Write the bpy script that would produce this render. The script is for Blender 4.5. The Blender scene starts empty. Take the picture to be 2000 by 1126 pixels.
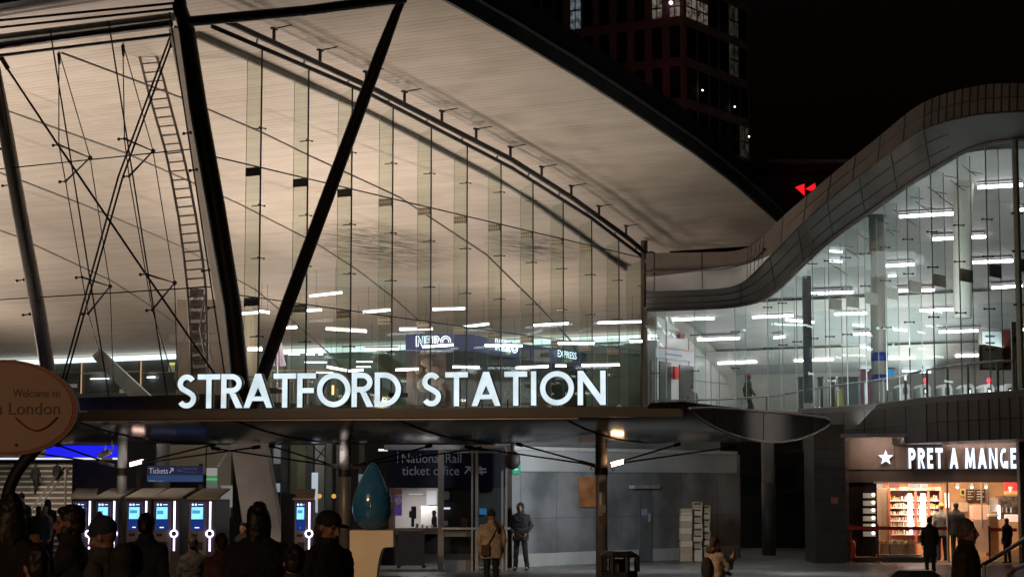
import bpy, bmesh, math, random
from mathutils import Vector, Matrix, noise as mnoise
from mathutils.kdtree import KDTree
from mathutils.geometry import tessellate_polygon
random.seed(7)
sc = bpy.context.scene
col = sc.collection

# ------------------------------------------------------------------ camera
FPX = 3850.0
TILT = math.atan(387 / FPX)
CAMZ = 2.19
cd = bpy.data.cameras.new('camera'); cam = bpy.data.objects.new('camera', cd); col.objects.link(cam)
cam.location = (0, 0, CAMZ); cam.rotation_euler = (math.pi / 2 + TILT, 0, 0)
cd.sensor_width = 36; cd.lens = FPX / 2000 * 36; cd.clip_start = .1; cd.clip_end = 1500
sc.camera = cam

# ------------------------------------------------------------------ world, exposure
w = bpy.data.worlds.new('World'); sc.world = w; w.use_nodes = True
nt = w.node_tree; bg = nt.nodes['Background']
sky = nt.nodes.new('ShaderNodeTexSky'); sky.sky_type = 'NISHITA'; sky.sun_disc = False
sky.sun_elevation = math.radians(-3.5); sky.sun_rotation = math.radians(200)
nt.links.new(sky.outputs[0], bg.inputs[0]); bg.inputs[1].default_value = .05
sc.view_settings.view_transform = 'Standard'; sc.view_settings.look = 'None'
sc.view_settings.exposure = 0; sc.view_settings.gamma = 1
cy = sc.cycles
cy.use_denoising = True; cy.max_bounces = 7; cy.diffuse_bounces = 3; cy.glossy_bounces = 3
cy.transparent_max_bounces = 40; cy.sample_clamp_indirect = 3; cy.sample_clamp_direct = 0
cy.caustics_reflective = False; cy.caustics_refractive = False; cy.blur_glossy = .5

def lamp(name, kind, loc, target, power, color, size=1.0, sizey=None, spot=None, blend=.6, radius=.1):
    d = bpy.data.lights.new(name, kind); o = bpy.data.objects.new(name, d); col.objects.link(o)
    o.location = loc; d.energy = power; d.color = color
    o.rotation_euler = (Vector(target) - Vector(loc)).to_track_quat('-Z', 'Y').to_euler()
    if kind == 'AREA':
        d.size = size
        if sizey: d.shape = 'RECTANGLE'; d.size_y = sizey
    if kind == 'SPOT': d.spot_size = math.radians(spot); d.spot_blend = blend; d.shadow_soft_size = radius
    if kind == 'POINT': d.shadow_soft_size = radius
    return o

# ------------------------------------------------------------------ geometry helpers
FWD = Vector((0, math.cos(TILT), math.sin(TILT))); UPV = Vector((0, -math.sin(TILT), math.cos(TILT))); RT = Vector((1, 0, 0))
CAM = Vector((0, 0, CAMZ))
def ray(x, y): return FWD + RT * ((x - 1000) / FPX) + UPV * ((563 - y) / FPX)
def at(x, y, Y):
    d = ray(x, y); return CAM + d * (Y / d.y)
def on(x, y, p, n):
    d = ray(x, y); return CAM + d * ((Vector(p) - CAM).dot(n) / d.dot(n))
A29 = math.radians(29)
G = Vector((math.sin(A29), math.cos(A29), 0)); E = Vector((math.cos(A29), -math.sin(A29), 0)); Z = Vector((0, 0, 1))
O = Vector((-7.923, 55.0, 0))
def S(u, wv, z): return O + G * u + E * wv + Z * z          # station axes: u into the hall, w out past the gable, z up
def gab(x, y, wv=0): return on(x, y, O + E * wv, E)          # a point on a plane parallel to the gable
def fac(x, y, u=0): return on(x, y, O + G * u, G)
def interp(x, pts):
    if x <= pts[0][0]: return pts[0][1] + (x - pts[0][0]) * (pts[1][1] - pts[0][1]) / (pts[1][0] - pts[0][0])
    for (a, b), (c, d) in zip(pts, pts[1:]):
        if x <= c: return b + (d - b) * (x - a) / (c - a)
    (a, b), (c, d) = pts[-2:]
    return d + (x - c) * (d - b) / (c - a)

class MB:
    def __init__(s): s.v = []; s.f = []; s.m = []
    def add(s, vs, fs, mi=0):
        b = len(s.v); s.v += [Vector(v) for v in vs]; s.f += [tuple(i + b for i in f) for f in fs]; s.m += [mi] * len(fs); return s
    def quad(s, *p, mi=0): return s.add(p, [tuple(range(len(p)))], mi)
    def box(s, x0, x1, y0, y1, z0, z1, mi=0):
        p = [(x, y, z) for z in (z0, z1) for y in (y0, y1) for x in (x0, x1)]
        return s.add(p, [(0, 2, 3, 1), (4, 5, 7, 6), (0, 1, 5, 4), (2, 6, 7, 3), (0, 4, 6, 2), (1, 3, 7, 5)], mi)
    def obox(s, c, ax, ay, az, mi=0):                          # centre and three half vectors
        c = Vector(c); ax = Vector(ax); ay = Vector(ay); az = Vector(az)
        p = [c + ax * i + ay * j + az * k for k in (-1, 1) for j in (-1, 1) for i in (-1, 1)]
        return s.add(p, [(0, 2, 3, 1), (4, 5, 7, 6), (0, 1, 5, 4), (2, 6, 7, 3), (0, 4, 6, 2), (1, 3, 7, 5)], mi)
    def prism(s, pts, off, mi=0):
        n = len(pts); off = Vector(off); pts = [Vector(p) for p in pts]
        fs = [tuple(range(n)), tuple(reversed(range(n, 2 * n)))] + [(i, n + i, n + (i + 1) % n, (i + 1) % n) for i in range(n)]
        return s.add(pts + [p + off for p in pts], fs, mi)
    def tube(s, pts, r, n=8, mi=0, r1=None, cap=True):
        pts = [Vector(p) for p in pts]; k = len(pts); vs = []; fs = []; pa_ = None
        for i, p in enumerate(pts):
            t = (pts[min(i + 1, k - 1)] - pts[max(i - 1, 0)]).normalized()
            a = t.cross(Z if abs(t.z) < .95 else Vector((1, 0, 0))).normalized() if pa_ is None else (pa_ - t * pa_.dot(t)).normalized()
            pa_ = a; b = t.cross(a)
            rr = r if r1 is None else r + (r1 - r) * i / (k - 1)
            if callable(r): rr = r(i / (k - 1))
            for j in range(n):
                q = 2 * math.pi * j / n; vs.append(p + a * (rr * math.cos(q)) + b * (rr * math.sin(q)))
        for i in range(k - 1):
            for j in range(n): fs.append((i * n + j, i * n + (j + 1) % n, (i + 1) * n + (j + 1) % n, (i + 1) * n + j))
        if cap: fs += [tuple(reversed(range(n))), tuple(range((k - 1) * n, k * n))]
        return s.add(vs, fs, mi)
    def bar(s, p0, p1, w_, h_, up=Z, mi=0, w1=None):           # rectangular bar, w_ across, h_ along up
        p0 = Vector(p0); p1 = Vector(p1); t = (p1 - p0).normalized(); a = t.cross(up).normalized(); b = a.cross(t)
        if w1 is None: w1 = w_
        vs = [p0 + a * i * w_ / 2 + b * j * h_ / 2 for i, j in ((-1, -1), (1, -1), (1, 1), (-1, 1))] + \
             [p1 + a * i * w1 / 2 + b * j * h_ / 2 for i, j in ((-1, -1), (1, -1), (1, 1), (-1, 1))]
        return s.add(vs, [(3, 2, 1, 0), (4, 5, 6, 7), (0, 1, 5, 4), (1, 2, 6, 5), (2, 3, 7, 6), (3, 0, 4, 7)], mi)
    def lathe(s, prof, c, n=24, mi=0):
        c = Vector(c); vs = []; k = len(prof)
        for r, z in prof:
            for j in range(n):
                q = 2 * math.pi * j / n; vs.append(c + Vector((r * math.cos(q), r * math.sin(q), z)))
        fs = [(i * n + j, i * n + (j + 1) % n, (i + 1) * n + (j + 1) % n, (i + 1) * n + j) for i in range(k - 1) for j in range(n)]
        fs += [tuple(reversed(range(n))), tuple(range((k - 1) * n, k * n))]
        return s.add(vs, fs, mi)
    def grid(s, rows, mi=0, flip=False):
        n = len(rows[0]); vs = [p for r in rows for p in r]
        fs = [(i * n + j, i * n + j + 1, (i + 1) * n + j + 1, (i + 1) * n + j) for i in range(len(rows) - 1) for j in range(n - 1)]
        if flip: fs = [tuple(reversed(q)) for q in fs]
        return s.add(vs, fs, mi)
    def ball(s, c, r, n=16, m=10, mi=0, rot=None):
        c = Vector(c); vs = []; fs = []
        if not hasattr(r, '__len__'): r = (r, r, r)
        for i in range(m + 1):
            a = math.pi * i / m
            for j in range(n):
                q = 2 * math.pi * j / n
                p = Vector((r[0] * math.sin(a) * math.cos(q), r[1] * math.sin(a) * math.sin(q), r[2] * math.cos(a)))
                if rot: p = rot @ p
                vs.append(c + p)
        for i in range(m):
            for j in range(n): fs.append((i * n + j, (i + 1) * n + j, (i + 1) * n + (j + 1) % n, i * n + (j + 1) % n))
        return s.add(vs, fs, mi)
    def mesh(s, name, mats, origin=Vector((0, 0, 0)), smooth=False):
        me = bpy.data.meshes.new(name); me.from_pydata([tuple(v - origin) for v in s.v], [], s.f); me.update()
        if not isinstance(mats, (list, tuple)): mats = [mats]
        for m_ in mats: me.materials.append(m_)
        for p, i in zip(me.polygons, s.m): p.material_index = min(i, len(mats) - 1); p.use_smooth = smooth
        return me
    def build(s, name, mats, parent=None, smooth=False):
        og = Vector((0, 0, 0)); q = parent
        while q: og += q.location; q = q.parent
        o = bpy.data.objects.new(name, s.mesh(name, mats, og, smooth)); col.objects.link(o); o.parent = parent
        return o

def tag(o, label=None, cat=None, group=None, kind=None):
    if label: o['label'] = label
    if cat: o['category'] = cat
    if group: o['group'] = group
    if kind: o['kind'] = kind
    return o
def thing(name, label, cat, loc=(0, 0, 0), group=None, kind=None):
    o = bpy.data.objects.new(name, None); col.objects.link(o); o.location = loc; o.empty_display_size = .2
    return tag(o, label, cat, group, kind)

# ------------------------------------------------------------------ materials
MATS = {}
def mat(name, color=(.5, .5, .5), rough=.6, metal=0, emit=None, es=0, spec=.5, coat=0):
    if name in MATS: return MATS[name]
    m = bpy.data.materials.new(name); m.use_nodes = True; b = m.node_tree.nodes['Principled BSDF']
    b.inputs['Base Color'].default_value = (*color, 1); b.inputs['Roughness'].default_value = rough
    b.inputs['Metallic'].default_value = metal; b.inputs['Specular IOR Level'].default_value = spec
    b.inputs['Coat Weight'].default_value = coat
    if emit: b.inputs['Emission Color'].default_value = (*emit, 1); b.inputs['Emission Strength'].default_value = es
    MATS[name] = m; return m
def noisy(name, c0, c1, scale=3, rough=.6, metal=0, detail=6, bump=0, stretch=(1, 1, 1), spec=.5, emit=None, es=0, rr=None, lo=.35, hi=.65):
    if name in MATS: return MATS[name]
    m = mat(name, c0, rough, metal, emit, es, spec); t = m.node_tree; b = t.nodes['Principled BSDF']
    tc = t.nodes.new('ShaderNodeTexCoord'); mp = t.nodes.new('ShaderNodeMapping'); mp.inputs['Scale'].default_value = stretch
    n = t.nodes.new('ShaderNodeTexNoise'); n.inputs['Scale'].default_value = scale; n.inputs['Detail'].default_value = detail
    r = t.nodes.new('ShaderNodeValToRGB'); r.color_ramp.elements[0].color = (*c0, 1); r.color_ramp.elements[1].color = (*c1, 1)
    r.color_ramp.elements[0].position = lo; r.color_ramp.elements[1].position = hi
    t.links.new(tc.outputs['Object'], mp.inputs[0]); t.links.new(mp.outputs[0], n.inputs['Vector'])
    t.links.new(n.outputs['Fac'], r.inputs[0]); t.links.new(r.outputs[0], b.inputs['Base Color'])
    if bump:
        bp = t.nodes.new('ShaderNodeBump'); bp.inputs['Strength'].default_value = bump; bp.inputs['Distance'].default_value = .02
        t.links.new(n.outputs['Fac'], bp.inputs['Height']); t.links.new(bp.outputs[0], b.inputs['Normal'])
    if rr:
        mr = t.nodes.new('ShaderNodeMapRange'); mr.inputs[3].default_value = rr[0]; mr.inputs[4].default_value = rr[1]
        t.links.new(n.outputs['Fac'], mr.inputs[0]); t.links.new(mr.outputs[0], b.inputs['Roughness'])
    return m
def emis(name, color, strength, var=None):
    if name in MATS: return MATS[name]
    m = bpy.data.materials.new(name); m.use_nodes = True; t = m.node_tree; t.nodes.clear()
    o = t.nodes.new('ShaderNodeOutputMaterial'); e = t.nodes.new('ShaderNodeEmission')
    e.inputs[0].default_value = (*color, 1); e.inputs[1].default_value = strength; t.links.new(e.outputs[0], o.inputs[0])
    if var:
        n = t.nodes.new('ShaderNodeTexNoise'); n.inputs['Scale'].default_value = var[0]; mr = t.nodes.new('ShaderNodeMapRange')
        tc = t.nodes.new('ShaderNodeTexCoord'); t.links.new(tc.outputs['Object'], n.inputs['Vector'])
        mr.inputs[1].default_value = .3; mr.inputs[2].default_value = .7
        mr.inputs[3].default_value = strength * var[1]; mr.inputs[4].default_value = strength
        t.links.new(n.outputs['Fac'], mr.inputs[0]); t.links.new(mr.outputs[0], e.inputs[1])
    MATS[name] = m; return m
def glass(name, tint=(.93, .97, .94), refl=.08, rough=.03):
    """thin pane: tinted see-through with a mirror-like share that grows at grazing angles"""
    if name in MATS: return MATS[name]
    m = bpy.data.materials.new(name); m.use_nodes = True; t = m.node_tree; t.nodes.clear()
    o = t.nodes.new('ShaderNodeOutputMaterial'); mx = t.nodes.new('ShaderNodeMixShader')
    tr = t.nodes.new('ShaderNodeBsdfTransparent'); gl = t.nodes.new('ShaderNodeBsdfGlossy')
    fr = t.nodes.new('ShaderNodeLayerWeight'); fr.inputs[0].default_value = .25
    ma = t.nodes.new('ShaderNodeMath'); ma.operation = 'MULTIPLY_ADD'; ma.inputs[1].default_value = refl * 3; ma.inputs[2].default_value = refl * .5; ma.use_clamp = True
    tr.inputs[0].default_value = (*tint, 1); gl.inputs[0].default_value = (.85, .95, .95, 1); gl.inputs['Roughness'].default_value = rough
    t.links.new(fr.outputs['Fresnel'], ma.inputs[0]); t.links.new(ma.outputs[0], mx.inputs[0])
    t.links.new(tr.outputs[0], mx.inputs[1]); t.links.new(gl.outputs[0], mx.inputs[2]); t.links.new(mx.outputs[0], o.inputs[0])
    MATS[name] = m; return m

def ceiling_mat(name, c0, c1, pitch=.32, line=.6, stain=True):
    """long boards running along the E axis, each a little different, with dark joints, streaks and damp patches"""
    m = mat(name, c0, .7); t = m.node_tree; b = t.nodes['Principled BSDF']; N = t.nodes.new; L = t.links.new
    geo = N('ShaderNodeNewGeometry')
    def dot(v):
        d = N('ShaderNodeVectorMath'); d.operation = 'DOT_PRODUCT'; d.inputs[1].default_value = v; L(geo.outputs['Position'], d.inputs[0]); return d.outputs['Value']
    def math_(op, a, bb=None, cc=None):
        q = N('ShaderNodeMath'); q.operation = op
        for i, x in enumerate((a, bb, cc)):
            if x is None: continue
            if isinstance(x, (int, float)): q.inputs[i].default_value = x
            else: L(x, q.inputs[i])
        return q.outputs[0]
    u = dot(tuple(G)); wv = dot(tuple(E)); z = dot((0, 0, 1))
    u = math_('MULTIPLY_ADD', z, -1.2, u)                      # arc length stand-in so steep parts keep their boards
    k = math_('DIVIDE', u, pitch); fl = math_('FLOOR', k); fr = math_('FRACT', k)
    cv = N('ShaderNodeCombineXYZ'); L(fl, cv.inputs[0]); L(math_('FLOOR', math_('MULTIPLY_ADD', fl, .37, math_('MULTIPLY', wv, .16))), cv.inputs[1])
    wn = N('ShaderNodeTexWhiteNoise'); wn.noise_dimensions = '2D'; L(cv.outputs[0], wn.inputs['Vector'])
    joint = math_('LESS_THAN', fr, .15)
    jn = N('ShaderNodeTexNoise'); jn.noise_dimensions = '2D'; jv = N('ShaderNodeCombineXYZ'); L(math_('MULTIPLY', u, .35), jv.inputs[0]); L(math_('MULTIPLY', wv, .15), jv.inputs[1]); L(jv.outputs[0], jn.inputs['Vector']); jn.inputs['Detail'].default_value = 5
    r = N('ShaderNodeMapRange'); r.inputs[1].default_value = .3; r.inputs[2].default_value = .7; L(jn.outputs['Fac'], r.inputs[0])
    fac_ = math_('MULTIPLY_ADD', wn.outputs['Value'], .16, math_('MULTIPLY', r.outputs[0], .18))
    fac_ = math_('MULTIPLY_ADD', joint, math_('MULTIPLY', math_('ADD', wn.outputs['Value'], .25), line), fac_)
    mx = N('ShaderNodeMix'); mx.data_type = 'RGBA'; mx.inputs[6].default_value = (*c0, 1); mx.inputs[7].default_value = (*c1, 1); L(fac_, mx.inputs[0]); out = mx.outputs[2]
    if stain:
        sn = N('ShaderNodeTexNoise'); sn.inputs['Scale'].default_value = 2.2; sn.inputs['Detail'].default_value = 10; sn.inputs['Roughness'].default_value = .75
        mp = N('ShaderNodeMapping'); mp.inputs['Rotation'].default_value = (0, 0, A29); mp.inputs['Scale'].default_value = (.5, 2.6, 1); L(geo.outputs['Position'], mp.inputs[0]); L(mp.outputs[0], sn.inputs['Vector'])
        tot = None
        for c, rad in ((STAIN0, 3.6), (STAIN1, 2.2)):
            d = N('ShaderNodeVectorMath'); d.operation = 'DISTANCE'; d.inputs[1].default_value = tuple(c); L(geo.outputs['Position'], d.inputs[0])
            q = N('ShaderNodeMapRange'); q.inputs[1].default_value = rad; q.inputs[2].default_value = 0; L(d.outputs['Value'], q.inputs[0])
            tot = q.outputs[0] if tot is None else math_('MAXIMUM', tot, q.outputs[0])
        q = N('ShaderNodeMapRange'); q.inputs[1].default_value = .42; q.inputs[2].default_value = .56; L(sn.outputs['Fac'], q.inputs[0])
        f2 = math_('MULTIPLY', q.outputs[0], math_('POWER', tot, .6))
        m2 = N('ShaderNodeMix'); m2.data_type = 'RGBA'; L(f2, m2.inputs[0]); L(out, m2.inputs[6]); m2.inputs[7].default_value = (.05, .045, .04, 1); out = m2.outputs[2]
    L(out, b.inputs['Base Color'])
    bp = N('ShaderNodeBump'); bp.inputs['Strength'].default_value = .5; bp.inputs['Distance'].default_value = .02
    L(math_('MULTIPLY', joint, -1), bp.inputs['Height']); L(bp.outputs[0], b.inputs['Normal'])
    return m

CEIL = [(-3.6, 15.72), (-1.4, 15.7), (0, 15.62), (4.9, 15.25), (8.9, 14.89), (13.3, 14.4), (18.4, 13.76), (22, 13.16), (25.9, 12.35), (28.6, 11.73), (33, 10.95), (37, 10.2), (40, 9.5), (42, 9.05)]
CEIL2 = [(-3, 12.7), (4, 12.4), (10, 12.05), (15, 11.5), (20, 10.85), (24, 10.05), (27.6, 9.13), (29.5, 8.75), (31.5, 8.09), (33, 7.49), (34.5, 6.86), (35.3, 6.09), (36.4, 4.7)]
def onceil(x, y, curve, drop=0.0):
    d = ray(x, y); t = 30.0; prev = None
    while t < 140:
        p = CAM + d * t; u = (p - O).dot(G); v = p.z - (interp(u, curve) - drop)
        if prev is not None and prev < 0 <= v: return p
        prev = v; t += .02
    return CAM + d * 80
STAIN0 = onceil(735, 480, CEIL); STAIN1 = onceil(1045, 482, CEIL)

steel = noisy('dark_steel', (.022, .019, .018), (.045, .038, .034), 2, .45, .3)
steel_grey = noisy('grey_steel', (.13, .12, .11), (.2, .185, .17), 2, .5, .2)
brushed = noisy('brushed_steel', (.32, .32, .33), (.46, .46, .47), 6, .35, .7, stretch=(1, 1, .1))
cable_m = mat('cable_steel', (.06, .05, .045), .4, .6)
black_m = mat('matt_black', (.012, .012, .013), .6)
white_m = mat('white_paint', (.75, .75, .73), .5)
concrete = noisy('pale_concrete', (.28, .25, .22), (.38, .34, .30), 1.5, .8, bump=.2)
tube_e = emis('tube_glow', (.88, .97, 1.0), 9)
glass_gable = glass('gable_glass', (.955, .975, .955), .045)
glass_fin = glass('fin_glass', (.80, .85, .78), .02)
glass_hall = glass('hall_glass', (.93, .95, .945), .09, .0)
glass_dark = glass('shop_glass', (.75, .8, .8), .12)

# letter builder ------------------------------------------------------------
def arc(cx, cy, r, a0, a1, n=14, ry=None):
    ry = r if ry is None else ry
    return [(cx + r * math.cos(math.radians(a0 + (a1 - a0) * i / n)), cy + ry * math.sin(math.radians(a0 + (a1 - a0) * i / n))) for i in range(n + 1)]
def ribbon(pts, t, closed=False):
    """2D centre line to a list of quads of width t"""
    n = len(pts); L_, R_ = [], []
    for i in range(n):
        if closed: a = pts[(i - 1) % n]; b = pts[(i + 1) % n]
        else: a = pts[max(i - 1, 0)]; b = pts[min(i + 1, n - 1)]
        dx, dy = b[0] - a[0], b[1] - a[1]; l = math.hypot(dx, dy); nx, ny = -dy / l * t / 2, dx / l * t / 2
        L_.append((pts[i][0] + nx, pts[i][1] + ny)); R_.append((pts[i][0] - nx, pts[i][1] - ny))
    if closed: return ('ring', L_, R_)
    return ('strip', L_, R_)
def glyph(ch, t=.155):
    """capital letter of height 1 as non-overlapping 2D shapes; returns (shapes, width)"""
    if ch == 'I': return [('poly', [(0, 0), (t, 0), (t, 1), (0, 1)])], t
    if ch == 'T':
        W = .68; a = (W - t) / 2
        return [('poly', [(a, 0), (a + t, 0), (a + t, 1 - t), (W, 1 - t), (W, 1), (0, 1), (0, 1 - t), (a, 1 - t)])], W
    if ch == 'F':
        W = .56; return [('poly', [(0, 0), (t, 0), (t, .42), (W - .06, .42), (W - .06, .42 + t * .95), (t, .42 + t * .95), (t, 1 - t), (W, 1 - t), (W, 1), (0, 1)])], W
    if ch == 'E':
        W = .54; return [('poly', [(0, 0), (W, 0), (W, t), (t, t), (t, .43), (W - .05, .43), (W - .05, .43 + t), (t, .43 + t), (t, 1 - t), (W, 1 - t), (W, 1), (0, 1)])], W
    if ch == 'N':
        W = .82; k = t * 1.25
        return [('poly', [(0, 0), (t, 0), (t, .70), (W - t, .0), (W, 0), (W, 1), (W - t, 1), (W - t, .30), (t, 1), (0, 1)])], W
    if ch == 'A':
        W = .86; m = W / 2; k = t * .56; b = t * 1.1; ym = (m - b) / m; y1, y2 = .2, .2 + t * .85
        xi = lambda y: b + y * m
        return [('poly', [(0, 0), (b, 0), (m, ym), (m, 1), (m - k, 1)]), ('poly', [(W, 0), (m + k, 1), (m, 1), (m, ym), (W - b, 0)]),
                ('poly', [(xi(y1), y1), (W - xi(y1), y1), (W - xi(y2), y2), (xi(y2), y2)])], W
    if ch == 'O':
        r = .5 - t / 2; return [ribbon([(.5 + r * math.cos(a), .5 + r * math.sin(a)) for a in [2 * math.pi * i / 48 for i in range(48)]], t, True)], 1.0
    if ch == 'D':
        W = .78; r = .5 - t / 2; rx = W - t * 1.5 - .12
        return [('poly', [(0, 0), (t, 0), (t, 1), (0, 1)]), ribbon([(t, t / 2), (.24, t / 2)] + arc(.26, .5, W - .26 - t / 2, -88, 88, 24, r) + [(.24, 1 - t / 2), (t, 1 - t / 2)], t)], W
    if ch == 'R':
        r = .285 - t / 2 + .0
        return [('poly', [(0, 0), (t, 0), (t, 1), (0, 1)]),
                ribbon([(t, .43 + t / 2), (.28, .43 + t / 2)] + arc(.3, .715, .24 , -88, 88, 18, .285 - t / 2) + [(.28, 1 - t / 2), (t, 1 - t / 2)], t),
                ('poly', [(.25, .43), (.45, 0), (.65, 0), (.43, .43)])], .65
    if ch == 'P':
        return [('poly', [(0, 0), (t, 0), (t, 1), (0, 1)]),
                ribbon([(t, .40 + t / 2), (.28, .40 + t / 2)] + arc(.3, .70, .24, -88, 88, 18, .30 - t / 2) + [(.28, 1 - t / 2), (t, 1 - t / 2)], t)], .63
    if ch == 'S':
        r = .27 - t / 2 + .01
        h = .5 - t / 2; hy = h / 2
        c = arc(.30, .5 + hy, .205, 25, 205, 16, hy); d = arc(.30, .5 - hy, .215, 25, -155, 16, hy)
        c = [(x, y) for x, y in c if not (y < .5 + hy * .75 and x < .2)]; d = [(x, y) for x, y in d if not (y > .5 - hy * -.0 and x > .42) or y < .5 - hy * .0]
        pts = arc(.30, .5 + hy, .20, 30, 190, 14, hy) + [(.155, .585), (.26, .525), (.37, .465), (.475, .39)] + arc(.30, .5 - hy, .21, 10, -150, 14, hy)
        return [ribbon(pts, t)], .60
    return [], .35
def shape3d(mb, shp, org, ux, uy, s, off, mif=0, mis=1):
    P = lambda p: org + ux * (p[0] * s) + uy * (p[1] * s)
    if shp[0] == 'poly':
        pts = [P(p) for p in shp[1]]; n = len(pts)
        mb.add(pts, [tuple(t_) for t_ in tessellate_polygon([[Vector((p[0], p[1], 0)) for p in shp[1]]])], mif)
        b = [p + off for p in pts]
        mb.add(pts + b, [(i, n + i, n + (i + 1) % n, (i + 1) % n) for i in range(n)], mis)
    elif shp[0] == 'strip':
        A = [P(p) for p in shp[1]]; B = [P(p) for p in shp[2]]; n = len(A)
        mb.add(A + B, [(i, i + 1, n + i + 1, n + i) for i in range(n - 1)], mif)
        lp = A + B[::-1]; m = len(lp); mb.add(lp + [p + off for p in lp], [(i, m + i, m + (i + 1) % m, (i + 1) % m) for i in range(m)], mis)
    else:
        A = [P(p) for p in shp[1]]; B = [P(p) for p in shp[2]]; n = len(A)
        mb.add(A + B, [(i, (i + 1) % n, n + (i + 1) % n, n + i) for i in range(n)], mif)
        for Q in (A, B): mb.add(Q + [p + off for p in Q], [(i, n + i, n + (i + 1) % n, (i + 1) % n) for i in range(n)], mis)

def text_mb(txt, org, ux, uy, width=None, height=None, thick=.01, outline=0.0, shear=0.0):
    """flat lettering from the built-in typeface, fitted to a width and height"""
    c = bpy.data.curves.new('lettering', 'FONT'); c.body = txt; c.size = 1; c.extrude = 0; c.resolution_u = 3
    o = bpy.data.objects.new('lettering', c); col.objects.link(o)
    dg = bpy.context.evaluated_depsgraph_get(); me = bpy.data.meshes.new_from_object(o.evaluated_get(dg))
    vs = [v.co.copy() for v in me.vertices]; fs = [tuple(p.vertices) for p in me.polygons]
    bpy.data.objects.remove(o); bpy.data.curves.remove(c)
    x0 = min(v.x for v in vs); x1 = max(v.x for v in vs); y0 = min(v.y for v in vs); y1 = max(v.y for v in vs)
    hs = (height or 1) / (y1 - y0); ws = (width / (x1 - x0)) if width else hs
    if height is None: hs = ws
    mb = MB(); mb.add([Vector(org) + Vector(ux) * ((v.x - x0) * ws) + Vector(uy) * ((v.y - y0) * hs) for v in vs], fs)
    bpy.data.meshes.remove(me)
    return mb
X = Vector((1, 0, 0)); YV = Vector((0, 1, 0))
def text_px(txt, x0, y0, x1, y1, Yd, parent, m, name='lettering'):
    """lettering filling a pixel box at real depth Yd, facing the square"""
    a = at(x0, y1, Yd); b = at(x1, y0, Yd)
    return text_mb(txt, a, X, Z, b.x - a.x, b.z - a.z).build(name, m, parent)
def pbox(x0, y0, x1, y1, Yd, depth=.1, mb=None, mi=0):
    """axis-aligned box whose front face fills a pixel box at depth Yd"""
    a = at(x0, y1, Yd); b = at(x1, y0, Yd); mb = mb or MB()
    return mb.box(a.x, b.x, Yd, Yd + depth, a.z, b.z, mi)

FLOOR = 4.6
# ================================================================== GROUND
ground_m = noisy('wet_paving', (.10, .098, .095), (.17, .165, .16), .8, .4, rr=(.18, .6), bump=.15)
t = ground_m.node_tree; br = t.nodes.new('ShaderNodeTexBrick'); tc = t.nodes.new('ShaderNodeTexCoord')
br.inputs['Scale'].default_value = 1.0; br.inputs['Mortar Size'].default_value = .012; br.inputs['Brick Width'].default_value = .6; br.inputs['Row Height'].default_value = .4
br.inputs['Color1'].default_value = (1, 1, 1, 1); br.inputs['Color2'].default_value = (.72, .72, .72, 1); br.inputs['Mortar'].default_value = (.35, .35, .35, 1)
t.links.new(tc.outputs['Object'], br.inputs['Vector']); mm = t.nodes.new('ShaderNodeMix'); mm.data_type = 'RGBA'; mm.blend_type = 'MULTIPLY'; mm.inputs[0].default_value = 1
bs = t.nodes['Principled BSDF']; src = bs.inputs['Base Color'].links[0].from_socket
t.links.new(src, mm.inputs[6]); t.links.new(br.outputs['Color'], mm.inputs[7]); t.links.new(mm.outputs[2], bs.inputs['Base Color'])
tag(MB().quad((-400, -200, 0), (400, -200, 0), (400, 900, 0), (-400, 900, 0)).build('ground', ground_m), 'grey stone paving of the station square', 'paving', kind='structure')
tag(MB().box(-14, 3.0, -14, 19, .004, .4).build('pavement', ground_m), 'raised paved terrace at the near edge of the square', 'terrace', kind='structure')

# ================================================================== STATION HALL
st = thing('station_building', 'tall glass fronted station hall under a sweeping curved roof', 'station', tuple(O))
ceil_m = ceiling_mat('boarded_ceiling', (.60, .525, .45), (.34, .285, .23))
roof_dark = noisy('roof_skin', (.022, .02, .019), (.04, .037, .035), 1.2, .55)
W0 = 6.25
def curve_u(curve, u0, u1, n): return [(u0 + (u1 - u0) * i / n, interp(u0 + (u1 - u0) * i / n, curve)) for i in range(n + 1)]
# ceiling: one curved sheet carried out past the gable as a deep overhang
rows = []
for u, z in curve_u(CEIL, -3.6, 28.6, 44): rows.append([S(u, wv, z) for wv in (-75, -40, -15, 0, W0)])
cb = MB().grid(rows, flip=True)
rows = [[S(u, wv, z) for wv in (-75, -40, -15, .5)] for u, z in curve_u(CEIL, 28.6, 41, 16)]
cb.grid(rows, flip=True); ceiling = cb.build('ceiling', ceil_m, st, smooth=True)
rb = MB()
prof = curve_u(CEIL, -3.9, 28.6, 44)
def thick(u): return 0.25 + 1.55 * min(1, max(0, (u + 3.6) / 8)) * (1 if u < 18 else 1 - (u - 18) * .02)
rb.grid([[S(u, -75, z + thick(u)), S(u, 2, z + thick(u)), S(u, W0 - .55, z + thick(u) * .94), S(u, W0 + .05, z + .34), S(u, W0 + .05, z - .06), S(u, W0 - .06, z - .06), S(u, W0 - .06, z + .05)] for u, z in prof])
rows2 = curve_u(CEIL, 28.6, 41.5, 10)
rb.grid([[S(u, -75, z + thick(u)), S(u, .6, z + thick(u)), S(u, .6, z + .02)] for u, z in rows2])
u, z = prof[0]; rb.quad(S(u, -75, z - .1), S(u, W0, z - .1), S(u, W0, z + thick(u)), S(u, -75, z + thick(u)))
rb.quad(S(u, -75, z - .1), S(u, W0, z - .1), S(u + .5, W0, z - .12), S(u + .5, -75, z - .12))
roof = rb.build('roof', roof_dark, st)
MB().tube([S(u, W0 + .12, z + .42) for u, z in prof], .07, 6).build('gutter', noisy('gutter_metal', (.10, .095, .09), (.15, .14, .13), 3, .4, .5), st)
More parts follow.
